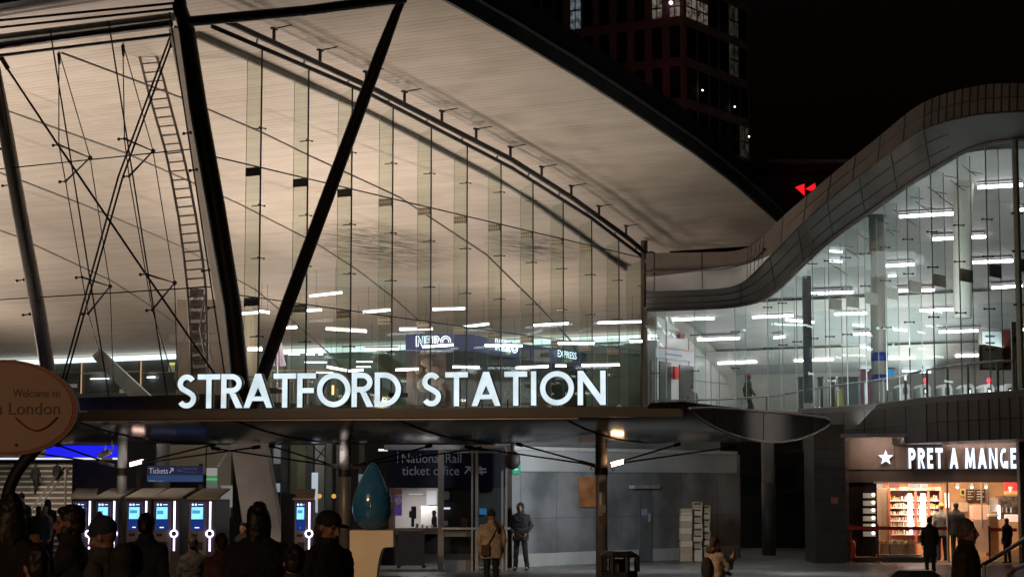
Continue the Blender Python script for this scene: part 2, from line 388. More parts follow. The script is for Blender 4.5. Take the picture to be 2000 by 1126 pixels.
# facade edge rails and long shadow-gap lines under the eaves
def fpt(x, y, off=0.0):                                       # a point on the leaning facade plane, off metres inside it
    p0 = S(-.2, 0, 5.34) + G * off; dirv = (S(-2.86, 0, 14.97) - S(-.2, 0, 5.34)).normalized()
    return on(x, y, p0, E.cross(dirv).normalized())
def lean(z): return -.2 - 2.66 * (z - 5.34) / 9.63
eave = steel
for (a, b, r_, off) in (((-60, 97), (334, 46), .105, .1), ((-60, 116), (333, 68), .05, .3)):
    MB().tube([fpt(*a, off), fpt(*b, off)], r_, 8).build('eaves_rail', eave, st)
MB().tube([fpt(-60, 82, .5), fpt(338, 33, .5)], .12, 10).build('eaves_pipe', noisy('pipe_paint', (.22, .20, .18), (.30, .27, .24), 4, .5), st)
for a, b in (((-40, 58), (345, 17)), ((-40, 44), (345, 6))):
    MB().bar(fpt(*a, -.4), fpt(*b, -.4), .05, .06).build('soffit_seam', steel, st)
MB().tube([fpt(372, 42, -.5), fpt(600, 21, -.5), fpt(790, -4, -.5)], .14, 10).build('eaves_beam', steel, st)
# V columns
def colpath(pts, off, r, name, m, n=12): return MB().tube([fpt(x, y, off) for x, y in pts], r, n).build(name, m, st, smooth=True)
colpath([(350, -30), (352, 15), (365, 60), (387, 210), (421, 400), (454, 600), (468, 735), (478, 800)], -.35, lambda t: .10 + .22 * math.sin(min(1, t * 1.25 + .12) * 1.9) * .72, 'column', steel)
colpath([(795, -18), (775, 22), (745, 100), (640, 383), (560, 600), (512, 735), (490, 800)], -.35, lambda t: .075 + .11 * math.sin(min(1, t * 1.3) * math.pi * .62), 'strut', steel)
colpath([(-22, 90), (12, 261), (40, 420), (74, 600), (93, 720), (105, 800)], .15, lambda t: .21 + .02 * t, 'column', noisy('column_taupe', (.38, .33, .28), (.46, .41, .35), 1, .6))
colpath([(345, 5), (351, 40)], -.45, .13, 'column_head', steel)
# pale flat edge of the last facade bay beside the corner column
eb = MB(); P0 = [(338, 55), (362, 180), (386, 330), (406, 450), (432, 610), (452, 770)]
eb.grid([[fpt(x - wd, y, .35), fpt(x + wd, y, .35)] for (x, y), wd in zip(P0, (9, 9, 8, 8, 8, 8))], flip=False)
tm = bpy.data.materials.new('pale_translucent'); tm.use_nodes = True; t_ = tm.node_tree; t_.nodes.clear()
o_ = t_.nodes.new('ShaderNodeOutputMaterial'); a_ = t_.nodes.new('ShaderNodeAddShader'); l_ = t_.nodes.new('ShaderNodeBsdfTranslucent'); d_ = t_.nodes.new('ShaderNodeBsdfDiffuse'); l_.inputs[0].default_value = (.5, .46, .41, 1); d_.inputs[0].default_value = (.3, .27, .24, 1)
t_.links.new(l_.outputs[0], a_.inputs[0]); t_.links.new(d_.outputs[0], a_.inputs[1]); t_.links.new(a_.outputs[0], o_.inputs[0])
eb.build('edge_panel', tm, st)

# gable glass
GB = 4.62
railB = [(415, 52), (721, 183), (1000, 328), (1154, 425), (1256, 502)]
railA = [(430, 36), (456, 48), (728, 173), (1000, 312), (1116, 385), (1223, 462), (1272, 502)]
railC = [(385, 66), (400, 73), (713, 213), (1000, 363), (1165, 479), (1223, 523)]
RBu = [((gab(x, y) - O).dot(G), gab(x, y).z) for x, y in railB]
U_J = [1.39 + 2.36 * i for i in range(12)]
pan = MB(); us = [-2.6] + U_J
for a, b in zip(us, us[1:]):
    ztop = lambda u: interp(u, RBu) + .1
    pb = MB()
    if a < 0: pb.quad(S(-.1, 0, GB), S(b, 0, GB), S(b, 0, ztop(b)), S(a, 0, ztop(a)))
    else: pb.quad(S(a, 0, GB), S(b, 0, GB), S(b, 0, ztop(b)), S(a, 0, ztop(a)))
    pb.build('glass_pane', glass_gable, st)
zt1 = gab(508, 327).z; zt2 = gab(508, 582).z
seam = mat('seam_black', (.02, .02, .02), .5)
for u in U_J[:-1]:
    MB().bar(S(u, 0, GB), S(u, 0, interp(u, RBu)), .045, .03, E).build('glass_joint', seam, st)
for z in (zt1, zt2):
    MB().bar(S(-.9 if z > 10 else .2, 0, z), S(27.2, 0, z), .035, .035).build('transom_joint', seam, st)
plate_shaded = noisy('splice_plate_dark', (.05, .045, .04), (.07, .06, .055), 3, .5, .3)
plate_lit = noisy('splice_plate_brass', (.42, .35, .25), (.5, .43, .32), 3, .6)  # lit and shaded tones of one plate metal, set by position
for i, u in enumerate(U_J):
    dep = .52 if i < 11 else .8
    f_ = MB().quad(S(u, -.03, GB), S(u, -dep, GB), S(u, -dep, interp(u, RBu) - .25), S(u, -.03, interp(u, RBu) - .05)).build('glass_fin', glass_fin, st)
    MB().tube([S(u, -dep, GB), S(u, -dep, interp(u, RBu) - .25)], .008, 4).build('fin_edge', mat('fin_edge_green', (.30, .34, .29), .3), f_)
    for z in (zt1, zt2):
        if z > interp(u, RBu) - .6 or i > 10: continue
        dk = (z == zt1 and i < 3) or (z == zt2 and i < 1)
        pm = plate_shaded if dk else plate_lit
        MB().obox(S(u, -dep / 2 - .02, z - .10), E * (dep / 2 - .02), G * .025, Z * .125).build('splice_plate', pm, f_)
        bo = MB()
        for r_ in (-.17, -.03):
            for q in range(5): bo.ball(S(u - .03, -dep * (.14 + .18 * q), z + r_), .022, 6, 4)
        bo.build('bolt', black_m, f_)
    for z in (zt1 + 1.15, zt1 - 1.1, zt2 + 1.15, zt2 - 1.1):
        if z > interp(u, RBu) - .4: continue
        MB().tube([S(u - .14, .05, z), S(u + .14, .05, z)], .015, 5).ball(S(u - .14, .05, z), .032, 6, 4).ball(S(u + .14, .05, z), .032, 6, 4).tube([S(u, .05, z), S(u, -.3, z)], .018, 5).build('glass_clamp', cable_m, st)
A_ = MB().tube([gab(x, y, .55) for x, y in railA], .095, 8).build('rail', steel, st, smooth=True)
B_ = MB().tube([gab(x, y, .0) for x, y in railB], .07, 8).build('rail', steel, st, smooth=True)
C_ = MB(); q = [gab(x, y, -2.2) for x, y in railC]
for a, b in zip(q, q[1:]): C_.bar(a, b, .12, .26)
C_.build('rail', noisy('inner_rail_grey', (.12, .11, .105), (.17, .16, .15), 3, .5), st)
def lerp_px(x, pts): return interp(x, pts)
for x in (535, 625, 715, 790, 863, 930, 997, 1058, 1116, 1170, 1223):
    p = gab(x, lerp_px(x, railA), .55)
    MB().bar(p, p + Z * .42, .07, .07, E).bar(p + Z * .42, p + Z * .46 + E * .62, .03, .03).obox(p + Z * .42, G * .12, E * .05, Z * .03).build('rail_bracket', steel, st)
for x in (500, 592, 678, 757, 832, 901, 969, 1030, 1090, 1145, 1200, 1240):
    p = gab(x, lerp_px(x, railB), 0); q = gab(x + 8, lerp_px(x + 8, railA), .55)
    MB().tube([p, (p + q) / 2 + Z * .1, q], .03, 5).build('tie_link', steel, st)
for x in (470, 562, 648, 727, 800, 870, 935, 1002, 1060, 1115, 1168, 1214):
    p = gab(x, lerp_px(x, railC), -2.2)
    MB().bar(p + Z * .1, p + Z * .62, .07, .07, E).obox(p + Z * .16, G * .13, E * .05, Z * .03).obox(p + Z * .6, G * .1, E * .05, Z * .03).build('rail_bracket', steel_grey, st)
MB().tube([gab(1258, 470, .15), gab(1258, 795, .15)], .14, 8).build('corner_post', noisy('bronze_post', (.055, .042, .03), (.085, .065, .045), 3, .5, .3), st)
kn = MB(); kp = gab(1272, 505, .5)
kn.ball(kp, .3, 10, 8).tube([kp, kp + E * .9 + Z * .05], .14, 8).tube([kp + G * -.4, kp + G * .9 - Z * .4], .12, 8).build('rail_joint', steel, st)
# tie rods under the curved roof
ties = [([(120, 103), (365, 195), (405, 213), (510, 258), (600, 302), (780, 385), (950, 497), (1050, 595), (1115, 665), (1128, 690)], 57.5, 79),
        ([(-20, 203), (19, 218), (243, 298), (388, 362), (471, 400), (614, 473), (698, 527), (766, 579), (833, 639), (850, 660)], 63, 84),
        ([(-20, 330), (43, 353), (164, 400), (261, 441), (351, 480), (401, 508), (456, 542), (500, 566), (564, 620), (640, 687), (690, 740)], 71, 88),
        ([(-20, 443), (34, 462), (63, 476), (216, 547), (284, 590), (341, 629), (400, 690)], 78, 88)]
for pts, y0, y1 in ties:
    xa, xb = pts[0][0], pts[-1][0]
    MB().tube([at(x, y, y0 + (y1 - y0) * (x - xa) / (xb - xa)) for x, y in pts], .034, 6).build('tie_rod', noisy('tie_rod_grey', (.17, .155, .14), (.22, .20, .18), 3, .5, .3), st, smooth=True)
# concrete struts that carry the roof down to the concourse
for (a, b, w_, Yd) in (((735, 690), (860, 790), .55, 88), ((190, 690), (300, 800), .5, 90)):
    MB().bar(at(*a, Yd), at(*b, Yd + 2), w_, .5, YV, w1=w_ * 1.6).build('buttress', noisy('buttress_grey', (.10, .095, .085), (.15, .14, .125), 1.5, .8), st)

# facade glass, joints and cable trusses
zb = 4.75; zt = 15.0
for k in range(9):
    w0, w1 = -2.13 * k, -2.13 * (k + 1)
    MB().quad(S(lean(zb), w1, zb), S(lean(zb), w0, zb), S(lean(zt), w0, zt), S(lean(zt), w1, zt)).build('glass_pane', glass_gable, st)
for k in range(9):
    wv = -2.13 * k + .02
    MB().bar(S(lean(zb), wv, zb), S(lean(zt), wv, zt), .03, .03, E).build('glass_joint', seam, st)
for px in ((0, 330), (0, 585)):
    z = fpt(*px).z
    MB().bar(S(lean(z), -19, z), S(lean(z), 0, z), .03, .03).build('transom_joint', seam, st)
def rod(pts, off, r, name='cable', m=cable_m): return MB().tube([fpt(x, y, off) for x, y in pts], r, 6).build(name, m, st)
rod([(-5, 105), (108, 275), (287, 538), (425, 738)], .55, .035, 'brace_rod', steel)
rod([(343, 62), (240, 345), (128, 742)], .5, .032, 'brace_rod', steel)
rod([(336, 62), (231, 345), (121, 742)], .62, .032, 'brace_rod', steel)
MB().bar(fpt(345, 52, .5), fpt(334, 92, .5), .12, .06, G).build('brace_fork', steel, st)
MB().bar(fpt(0, 108, .5), fpt(16, 135, .5), .12, .06, G).build('brace_fork', steel, st)
for top, sets, ends in (((115, 100), [((115, 283), (176, 308), (128, 354)), ((160, 541), (215, 559), (172, 612))], ((195, 690), (222, 765))),
                        ((240, 84), [((243, 271), (299, 295), (252, 344)), ((285, 535), (341, 552), (297, 605))], ((345, 760), (347, 760)))):
    rod([top] + [p for s_ in sets for p in (s_[0], s_[2])] + [ends[0]], .35, .016)
    MB().tube([fpt(*top, .35)] + [fpt(s_[1][0], s_[1][1], 1.0) for s_ in sets] + [fpt(*ends[1], .5)], .016, 5).build('cable', cable_m, st)
    MB().bar(fpt(top[0], top[1] + 4, .35), fpt(top[0] + 1, top[1] + 26, .35), .10, .05, G, w1=.04).build('cable_fork', steel, st)
    for a, b, c in sets:
        MB().tube([fpt(*a, .35), fpt(*b, 1.0), fpt(*c, .35)], .035, 6).ball(fpt(*b, 1.0), .07, 8, 6).build('bracket', steel_grey, st)
        for q in (a, c):
            MB().tube([fpt(q[0] - 11, q[1] + 1, .1), fpt(*q, .1)], .022, 5).ball(fpt(q[0] - 11, q[1] + 1, .08), .05, 6, 4).ball(fpt(*q, .08), .05, 6, 4).tube([fpt(*q, .1), fpt(*q, .4)], .03, 5).build('glass_clamp', cable_m, st)
for x, y in ((366, 260), (378, 332), (402, 528), (413, 600), (8, 290), (12, 362), (40, 547), (52, 614)):
    MB().tube([fpt(x - 7, y + 1, .1), fpt(x + 8, y - 1, .1)], .022, 5).ball(fpt(x - 7, y + 1, .08), .05, 6, 4).ball(fpt(x + 6, y - 1, .08), .05, 6, 4).build('glass_clamp', cable_m, st)

# concourse slab, its edge, back wall and the hall's end fittings
slab_m = noisy('slab_dark', (.05, .045, .04), (.08, .07, .06), 1, .8)
MB().prism([S(-.3, -75, FLOOR), S(-.3, .3, FLOOR), S(42, .3, FLOOR), S(42, -75, FLOOR)], (0, 0, -.35)).build('floor_slab', slab_m, st)
MB().obox(S(-.7, -25, 4.52), E * 25, G * .35, Z * .2).build('sill', noisy('sill_concrete', (.10, .085, .07), (.16, .135, .11), .7, .8), st)
bw_m = noisy('back_wall_grey', (.13, .15, .145), (.20, .22, .21), .35, .6, detail=3)
MB().prism([S(41, -75, FLOOR), S(41, 30, FLOOR), S(41, 30, 9.4), S(41, -75, 9.4)], G * .3).build('back_wall', bw_m, st)
for a, b in ((-62, -29), (-27.5, -5), (-4.6, -2)):
    MB().obox(S(40.2, (a + b) / 2, 9.22), E * ((b - a) / 2), G * .15, Z * .13).build('cove_light', emis('cove_glow', (.82, .95, .97), 1.5), st)
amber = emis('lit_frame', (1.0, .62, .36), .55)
dk_pane = noisy('dark_window', (.05, .055, .052), (.09, .095, .09), .8, .25)
U40 = 40.4
def wall_rect(x0, y0, x1, y1, name, m, off=0.0, parent=st):
    a = fac(x0, y1, U40 - off); b = fac(x1, y0, U40 - off); c = (a + b) / 2
    return MB().obox(c, E * (abs((b - a).dot(E)) / 2), G * .04, Z * (abs(b.z - a.z) / 2)).build(name, m, parent)
for x0, x1 in ((-20, 30), (104, 156), (160, 272), (276, 345)):
    wf = wall_rect(x0, 702, x1, 768, 'window', dk_pane)
    wall_rect(x0, 699, x1, 701.5, 'frame', amber, .12, wf); wall_rect(x0 - 2, 700, x0, 768, 'frame', amber, .12, wf)
    wall_rect(x0, 726, x1, 727.2, 'glazing_bar', noisy('bar_tan', (.35, .25, .18), (.4, .3, .2)), .12, wf)
wall_rect(177, 738, 212, 740, 'lamp_strip', tube_e, .2); wall_rect(288, 735, 302, 737, 'lamp_strip', tube_e, .2)
wall_rect(134, 749, 150, 757, 'notice', white_m, .2); wall_rect(234, 759, 252, 767, 'notice', white_m, .2); wall_rect(330, 707, 341, 726, 'notice', white_m, .2)
wall_rect(331, 708, 341, 712, 'notice', emis('yellow_notice', (.8, .9, .15), .8), .3)
# pale plaster block behind the ladder
blk = MB(); pbox(343, 585, 470, 790, 70, 5, blk)
blk.build('stair_block', noisy('warm_plaster', (.24, .20, .16), (.29, .25, .2), .8, .7), st)
MB().box(at(343, 1, 69.9).x, at(470, 1, 69.9).x, 69.93, 69.99, at(1, 668, 70).z, at(1, 652, 70).z).build('band', noisy('taupe_band', (.25, .21, .18), (.3, .25, .21)), st)
for x in (372, 384, 398):
    MB().tube([at(385, 560, 68), at(x * 3.2 - 850, 745, 68)], .04, 6).build('prop', steel_grey, st)
# dark slab and wall of the deck deeper in the hall, seen through the gable
gw = [(470, 700, 555, 790), (560, 690, 640, 790), (645, 700, 790, 790), (1150, 690, 1250, 790)]
gm = [noisy('panel_green_%s' % k, c, tuple(v * 1.5 for v in c), .9, .3, detail=3) for k, c in (('deep', (.06, .085, .075)), ('slate', (.10, .12, .115)), ('moss', (.08, .10, .08)), ('ash', (.14, .16, .15)))]
for (x0, y0, x1, y1), m in zip(gw, gm): pbox(x0, y0, x1, y1, 89, .3).build('wall_panel', m, st)
for x0, y0, x1, y1 in ((563, 690, 585, 692), (596, 690, 614, 692.5), (622, 690, 630, 692), (595, 706, 638, 707.5), (696, 705, 727, 706.5), (696, 715, 724, 716.5), (618, 726, 650, 728), (480, 756, 488, 760), (523, 759, 532, 763)):
    pbox(x0, y0, x1, y1, 87, .1).build('lamp_strip', tube_e, st)
for x0, y0, x1, y1, m in ((522, 745, 570, 790, dk_pane), (575, 735, 600, 790, dk_pane), (668, 730, 740, 790, dk_pane), (470, 712, 500, 735, white_m)):
    pbox(x0, y0, x1, y1, 87.5, .2).build('shopfront', m, st)
pbox(478, 722, 690, 724, 86.5, .2).build('frame', noisy('tan_trim', (.5, .38, .22), (.6, .45, .28)), st)
for x in (478, 505, 528, 548, 572, 600): pbox(x, 722, x + 2, 790, 86.4, .2).build('frame', MATS['tan_trim'], st)
gl = MB(); gl.box(at(640, 0, 80).x, at(1250, 0, 80).x, 80, 80.03, FLOOR, at(0, 660, 80).z); gl.build('glass_screen', glass('screen_glass', (.82, .88, .85), .05), st)
pbox(648, 752, 652, 770, 79, .1).build('lamp', emis('amber_lamp', (1, .55, .15), 3), st)
# stair guard rails beside the corner
for y in (738, 745): MB().tube([at(470, y - 3, 66), at(610, y, 70)], .03, 6).build('guard_rail', brushed, st)

# ladder inside the facade
lad = thing('ladder', 'long curved metal access ladder rising behind the left facade glass', 'ladder', tuple(at(385, 740, 60)))
LL = [(265, 80), (290, 180), (303, 225), (322, 290), (335, 350), (348, 420), (359, 500), (366, 565), (371, 640), (375, 735)]
RR = [(297, 78), (318, 150), (335, 215), (355, 290), (371, 360), (384, 430), (396, 510), (402, 565), (404, 640), (406, 735)]
lad_m = noisy('ladder_metal', (.28, .25, .225), (.38, .34, .31), 3, .5, .4)
MB().tube([at(x, y, 60) for x, y in LL], .045, 6).build('stile', lad_m, lad, smooth=True)
MB().tube([at(x, y, 60) for x, y in RR], .045, 6).build('stile', lad_m, lad, smooth=True)
LLy = [(y, x) for x, y in LL]; RRy = [(y, x) for x, y in RR]
y = 90
while y < 735:
    MB().tube([at(interp(y, LLy), y, 60), at(interp(y - 3, RRy), y - 3, 60)], .026, 5).build('rung', lad_m, lad); y += 17.5
for y in range(572, 735, 22):
    MB().obox((at(interp(y, LLy), y, 60.3) + at(interp(y, RRy), y, 60.3)) / 2, X * .22, YV * .02, Z * .13).build('backing_plate', noisy('plate_grey', (.36, .33, .30), (.44, .40, .36)), lad)
MB().tube([at(400, 575, 59.6), at(390, 640, 59.6), at(408, 735, 59.6)], .03, 5).build('hoop', lad_m, lad)

# tubes modelled in place of lights mostly mirrored in the gable glass
def tube_light(p0, p1, label, group, wires=True, r=.055, drop=.0, m=tube_e):
    c = (p0 + p1) / 2
    t_ = thing('tube_light', label, 'ceiling light', tuple(c), group)
    MB().tube([p0, p1], r, 6).build('tube', m, t_)
    MB().bar(p0 + Z * (r + .03), p1 + Z * (r + .03), .09, .05).build('fitting', mat('fitting_grey', (.3, .3, .3), .5), t_)
    if not wires: MB().bar(p0 + Z * (r + .075), p1 + Z * (r + .075), .34, .03).build('housing', mat('fitting_white', (.7, .7, .7), .5), t_)
    if wires:
        for q in (.2, .8):
            a = p0.lerp(p1, q) + Z * (r + .03); MB().tube([a, a + Z * .9], .006, 3).build('wire', cable_m, t_)
    return t_
hall_l = [(605, 578, 668, 571), (575, 607, 628, 605), (470, 612, 505, 610), (507, 607, 526, 610), (556, 640, 580, 639), (637, 642, 716, 647), (709, 610, 762, 605),
          (845, 604, 908, 602), (780, 643, 845, 642), (900, 639, 955, 632), (1041, 635, 1110, 631), (1168, 630, 1252, 628), (825, 677, 886, 673), (947, 674, 1020, 675),
          (1090, 670, 1161, 670), (884, 716, 936, 717), (1008, 718, 1071, 715), (1085, 714, 1106, 714), (1136, 713, 1210, 712), (773, 722, 817, 720), (639, 716, 677, 723),
          (681, 724, 709, 722), (484, 682, 512, 682), (713, 682, 778, 681), (1230, 666, 1254, 666)]
hl_lab = ['tilted white tube light right of the slanting dark strut, highest behind the gable glass', 'tube light just below the topmost tilted one, beside the slanting dark strut',
          'white tube light between the corner column and the slanting strut, touching the glass fin', 'short tube light touching the slanting strut on its left side',
          'small tube light between the folded parasol and the strut, right of the strut', 'long pair-width tube light above the letters F and O, just under the lower glass joint', 'tube light crossing the lower glass joint above the letter R',
          'upper tube light above the left lettering of the coffee kiosk', 'tube light just left of the coffee kiosk fascia top corner', 'sloping tube light just above the middle of the kiosk fascia',
          'tube light above the receding end of the kiosk fascia', 'highest tube light beside the bronze corner post of the gable', 'tube light crossing the left kiosk lettering', 'tube light crossing the middle kiosk lettering',
          'tube light in front of the right end of the kiosk fascia', 'low tube light between the two kiosk letterings, above the letter A', 'low tube light over the letters T and I of the second word',
          'very short tube light above the letter O of the second word', 'low tube light above the letter N of the second word', 'low tube light left of the kiosk, above the letters D and S', 'downward sloping low tube light above the first letter O',
          'short low tube light just right of the first letter O', 'small low tube light at the left foot of the slanting strut', 'tube light under the cove strip, left of the kiosk', 'short tube light close against the bronze corner post']
for (x0, y0, x1, y1), lb in zip(hall_l, hl_lab):
    Yd = 74 if y0 < 655 else 69.5
    k = (x0 < 540) * -6
    tube_light(at(x0, y0, Yd + k), at(x1, y1, Yd + k), lb, 'tube lights behind the gable glass', r=.042)

# ================================================================== COFFEE KIOSK INSIDE THE HALL
ki = thing('coffee_kiosk', 'purple blue coffee kiosk with neon lettering behind the gable glass', 'kiosk', tuple(at(900, 790, 73)))
kz1 = at(800, 652, 72).z; kz0 = at(800, 683, 72).z
path = [(792, 72), (905, 72), (925, 72.3), (942, 73.2), (960, 74.2), (1000, 76), (1146, 82.5)]
kp = [Vector((at(x, 700, Y_).x, Y_, 0)) for x, Y_ in path]
def kband(z0, z1, inset, name, m, parent=ki):
    q = MB(); a = [Vector((p.x, p.y + inset, z0)) for p in kp]; b = [Vector((p.x, p.y + inset, z1)) for p in kp]
    q.grid([a, b]); bk = [Vector((p.x, p.y + inset + .4, z0)) for p in kp]; q.grid([b, [v + Z * (z1 - z0) for v in bk]]); q.grid([bk, a])
    return q.build(name, m, parent)
kband(kz0, kz1, 0, 'fascia', noisy('kiosk_purple', (.085, .075, .20), (.06, .085, .17), .25, .35, detail=2, emit=(.18, .2, .42), es=.10))
kband(kz0 - .62, kz0, .5, 'upper_panel', noisy('kiosk_dark', (.04, .05, .055), (.08, .08, .08), .7, .4))
kband(FLOOR, kz0 - .62, .7, 'wall', noisy('kiosk_wall', (.10, .08, .065), (.22, .17, .13), 1.1, .5, detail=4))
neon = emis('neon_white', (.75, .9, 1), 2.6); lime = emis('lime_glow', (.75, .9, .2), 1.0)
def neon_word(w_, x0, y0, x1, y1, Yd0, Yd1):
    """outlined capitals: each letter's own outline as a thin glowing tube"""
    a = at(x0, y1, Yd0); b = at(x1, y1, Yd1); ux = (b - a); h = at(x0, y0, Yd0).z - a.z; L_ = ux.length; ux.z = 0; ux.normalize()
    gs = [glyph(c, .20) for c in w_]; tot = sum(g_[1] for g_ in gs) + .16 * (len(gs) - 1); sx = L_ / tot; x_ = 0; q = MB()
    for g_, wd in gs:
        for s_ in g_:
            loops = [s_[1]] if s_[0] == 'poly' else ([s_[1] + s_[2][::-1]] if s_[0] == 'strip' else [s_[1], s_[2]])
            for lp in loops:
                pts = [a + ux * ((x_ + p[0]) * sx) + Z * (p[1] * h) for p in lp]; q.tube(pts + [pts[0]], .014, 4)
        x_ += wd + .16
    return q.build('neon_lettering', neon, ki)
neon_word('NERO', 813, 656, 880, 676, 71.9, 71.9); neon_word('NERO', 968, 661, 1011, 682, 74.3, 76.4)
a = at(1089, 696, 79.6); b = at(1126, 700, 81.4); ux = (b - a); ux.z = 0
text_mb('EXPRESS', a, ux.normalized(), Z, ux.length, .28).build('neon_lettering', neon, ki)
for w_, x0, y0, x1, y1, Yd in (('ESPRESSO BAR', 831, 680, 865, 685.5, 72.3), ('ESPRESSO BAR', 977, 686.5, 997, 692, 75.5), ('ESPRESSO BAR', 1098, 702, 1117, 706.5, 80)):
    text_px(w_, x0, y0, x1, y1, Yd, ki, lime)
pbox(1040, 682, 1073, 706, 77, .1).build('menu_board', noisy('menu_pale', (.35, .38, .36), (.45, .48, .46)), ki)
pbox(1056, 688, 1071, 696, 76.95, .05).build('menu_board', noisy('menu_olive', (.05, .07, .03), (.2, .25, .12), 12), ki)
pbox(1000, 683, 1035, 702, 76.6, .1).build('menu_board', noisy('menu_dark', (.12, .13, .13), (.3, .3, .3), 15), ki)
# poster of coffee and cups on the kiosk wall: plain blurred shapes
po = pbox(806, 688, 872, 792, 72.4, .05).build('poster', noisy('poster_brown', (.10, .07, .055), (.26, .19, .15), 2.2, .5), ki)
for cx, cy_, rx, rz in ((834, 708, 12, 9), (818, 722, 8, 8), (845, 722, 14, 8), (852, 745, 17, 10), (828, 752, 13, 14), (862, 770, 9, 16)):
    c = at(cx, cy_, 72.36); k = 72.36 / FPX
    MB().ball(c, (rx * k, .03, rz * k), 14, 8).build('poster_shape', noisy('poster_cream', (.30, .23, .18), (.42, .33, .26), 6, .6), ki)
# menu lettering seen lower through the glass
text_mb('EXPRESS', at(985, 775, 73.2), X, Z, 1.25, .3).build('window_lettering', noisy('dull_letters', (.25, .3, .25), (.3, .35, .3)), ki)
# folded parasol
pr = thing('folded_parasol', 'folded grey and lilac parasol standing behind the slanting dark strut', 'parasol', tuple(at(541, 790, 75)))
c = at(541, 790, 75); ctop = at(541, 655, 75).z - c.z
MB().tube([c, c + Z * ctop], .03, 8).build('pole', white_m, pr)
pv = MB(); n = 28; rows = []
for k, (rr_, zz) in enumerate(((.04, ctop), (.12, ctop - .25), (.2, ctop - .8), (.27, ctop - 1.15))):
    rows.append([c + Vector((rr_ * (1 + .25 * (j % 2)) * math.cos(2 * math.pi * j / n), rr_ * (1 + .25 * (j % 2)) * math.sin(2 * math.pi * j / n), zz)) for j in range(n + 1)])
pv.grid(rows, flip=True).build('canopy', noisy('parasol_lilac', (.30, .27, .36), (.42, .38, .46), 8), pr)

# ================================================================== ENTRANCE CANOPY AND LETTERS
can = thing('entrance_canopy', 'low dark wing shaped canopy with a crescent end above the entrances', 'canopy', (0, 50, 3.4))
c0 = at(1350, 797, 41); cdir = Vector((.42, .907, 0)).normalized(); cnorm = Vector((cdir.y, -cdir.x, 0))
cpx = [(1345, 797), (1358, 812), (1372, 822), (1395, 835), (1420, 846), (1450, 855), (1490, 862), (1525, 862), (1555, 857), (1585, 847), (1606, 836), (1617, 828), (1619, 821)]
cs = [on(x, y, c0, cnorm) for x, y in cpx]
top = [on(x, y, c0, cnorm) for x, y in [(1610, 815), (1560, 808), (1500, 803), (1440, 799), (1390, 795)]]
cd_ = Vector((-.989, .148, 0)); CL = 23.5
sof_m = noisy('canopy_soffit', (.05, .05, .055), (.08, .08, .085), .5, .16, .85, rr=(.08, .26))
rows = [[p + cd_ * (CL * k / 12) for k in range(13)] for p in cs]
MB().grid(rows).build('soffit', sof_m, can, smooth=True)
ring = cs + top
MB().grid([[p + cd_ * (CL * k / 12) for k in range(13)] for p in [cs[-1]] + top + [cs[0]]]).build('roof', roof_dark, can)
cap_m = noisy('cap_metal', (.20, .19, .18), (.29, .275, .26), .9, .5, .1)
MB().prism(ring, cd_ * .05).build('end_cap', cap_m, can)
MB().tube([p - cd_ * .02 for p in ring] + [ring[0] - cd_ * .02], .03, 6).build('end_trim', noisy('trim_metal', (.3, .29, .28), (.4, .39, .37), 3, .35, .5), can)
for i in (3, 6, 9):
    MB().tube([cs[i] - cd_ * .01 - Z * .004, on(cpx[i][0], 806, c0, cnorm) - cd_ * .02], .008, 4).build('end_joint', steel, can)
for k in (2.8, 6.4, 10, 13.6, 17.2, 20.8):
    MB().tube([p + cd_ * k - Z * .012 for p in cs], .014, 4).build('soffit_joint', black_m, can)
fe = cs[0]
MB().bar(fe - Z * .09 - cd_ * -.1, fe + cd_ * CL - Z * .09, .28, .16).build('front_edge', noisy('edge_brown', (.025, .019, .015), (.042, .032, .025), 1.5, .5), can)
MB().bar(fe + Z * -.19 - YV * .03 + cd_ * 2.3, fe + cd_ * CL + Z * -.19 - YV * .03, .05, .035).build('edge_strip', noisy('strip_metal', (.22, .17, .13), (.3, .24, .19), 2, .35, .5), can)
MB().bar(fe + Z * .02 - cd_ * -.1, fe + cd_ * 13 + Z * .02, .06, .05).build('sign_rail', steel, can)
# debris-like thin upstand on the canopy top at the crescent end
MB().grid([[on(x, y, c0 + YV * .3, cnorm) for x, y in ((1270, 786), (1330, 783), (1390, 790), (1450, 797), (1540, 803), (1590, 808))],
           [on(x, y, c0 + YV * .3, cnorm) for x, y in ((1262, 797), (1335, 797), (1392, 799), (1450, 803), (1540, 808), (1600, 815))]]).build('flashing', noisy('flashing_metal', (.06, .055, .05), (.12, .11, .1), 2, .5, .4), can)

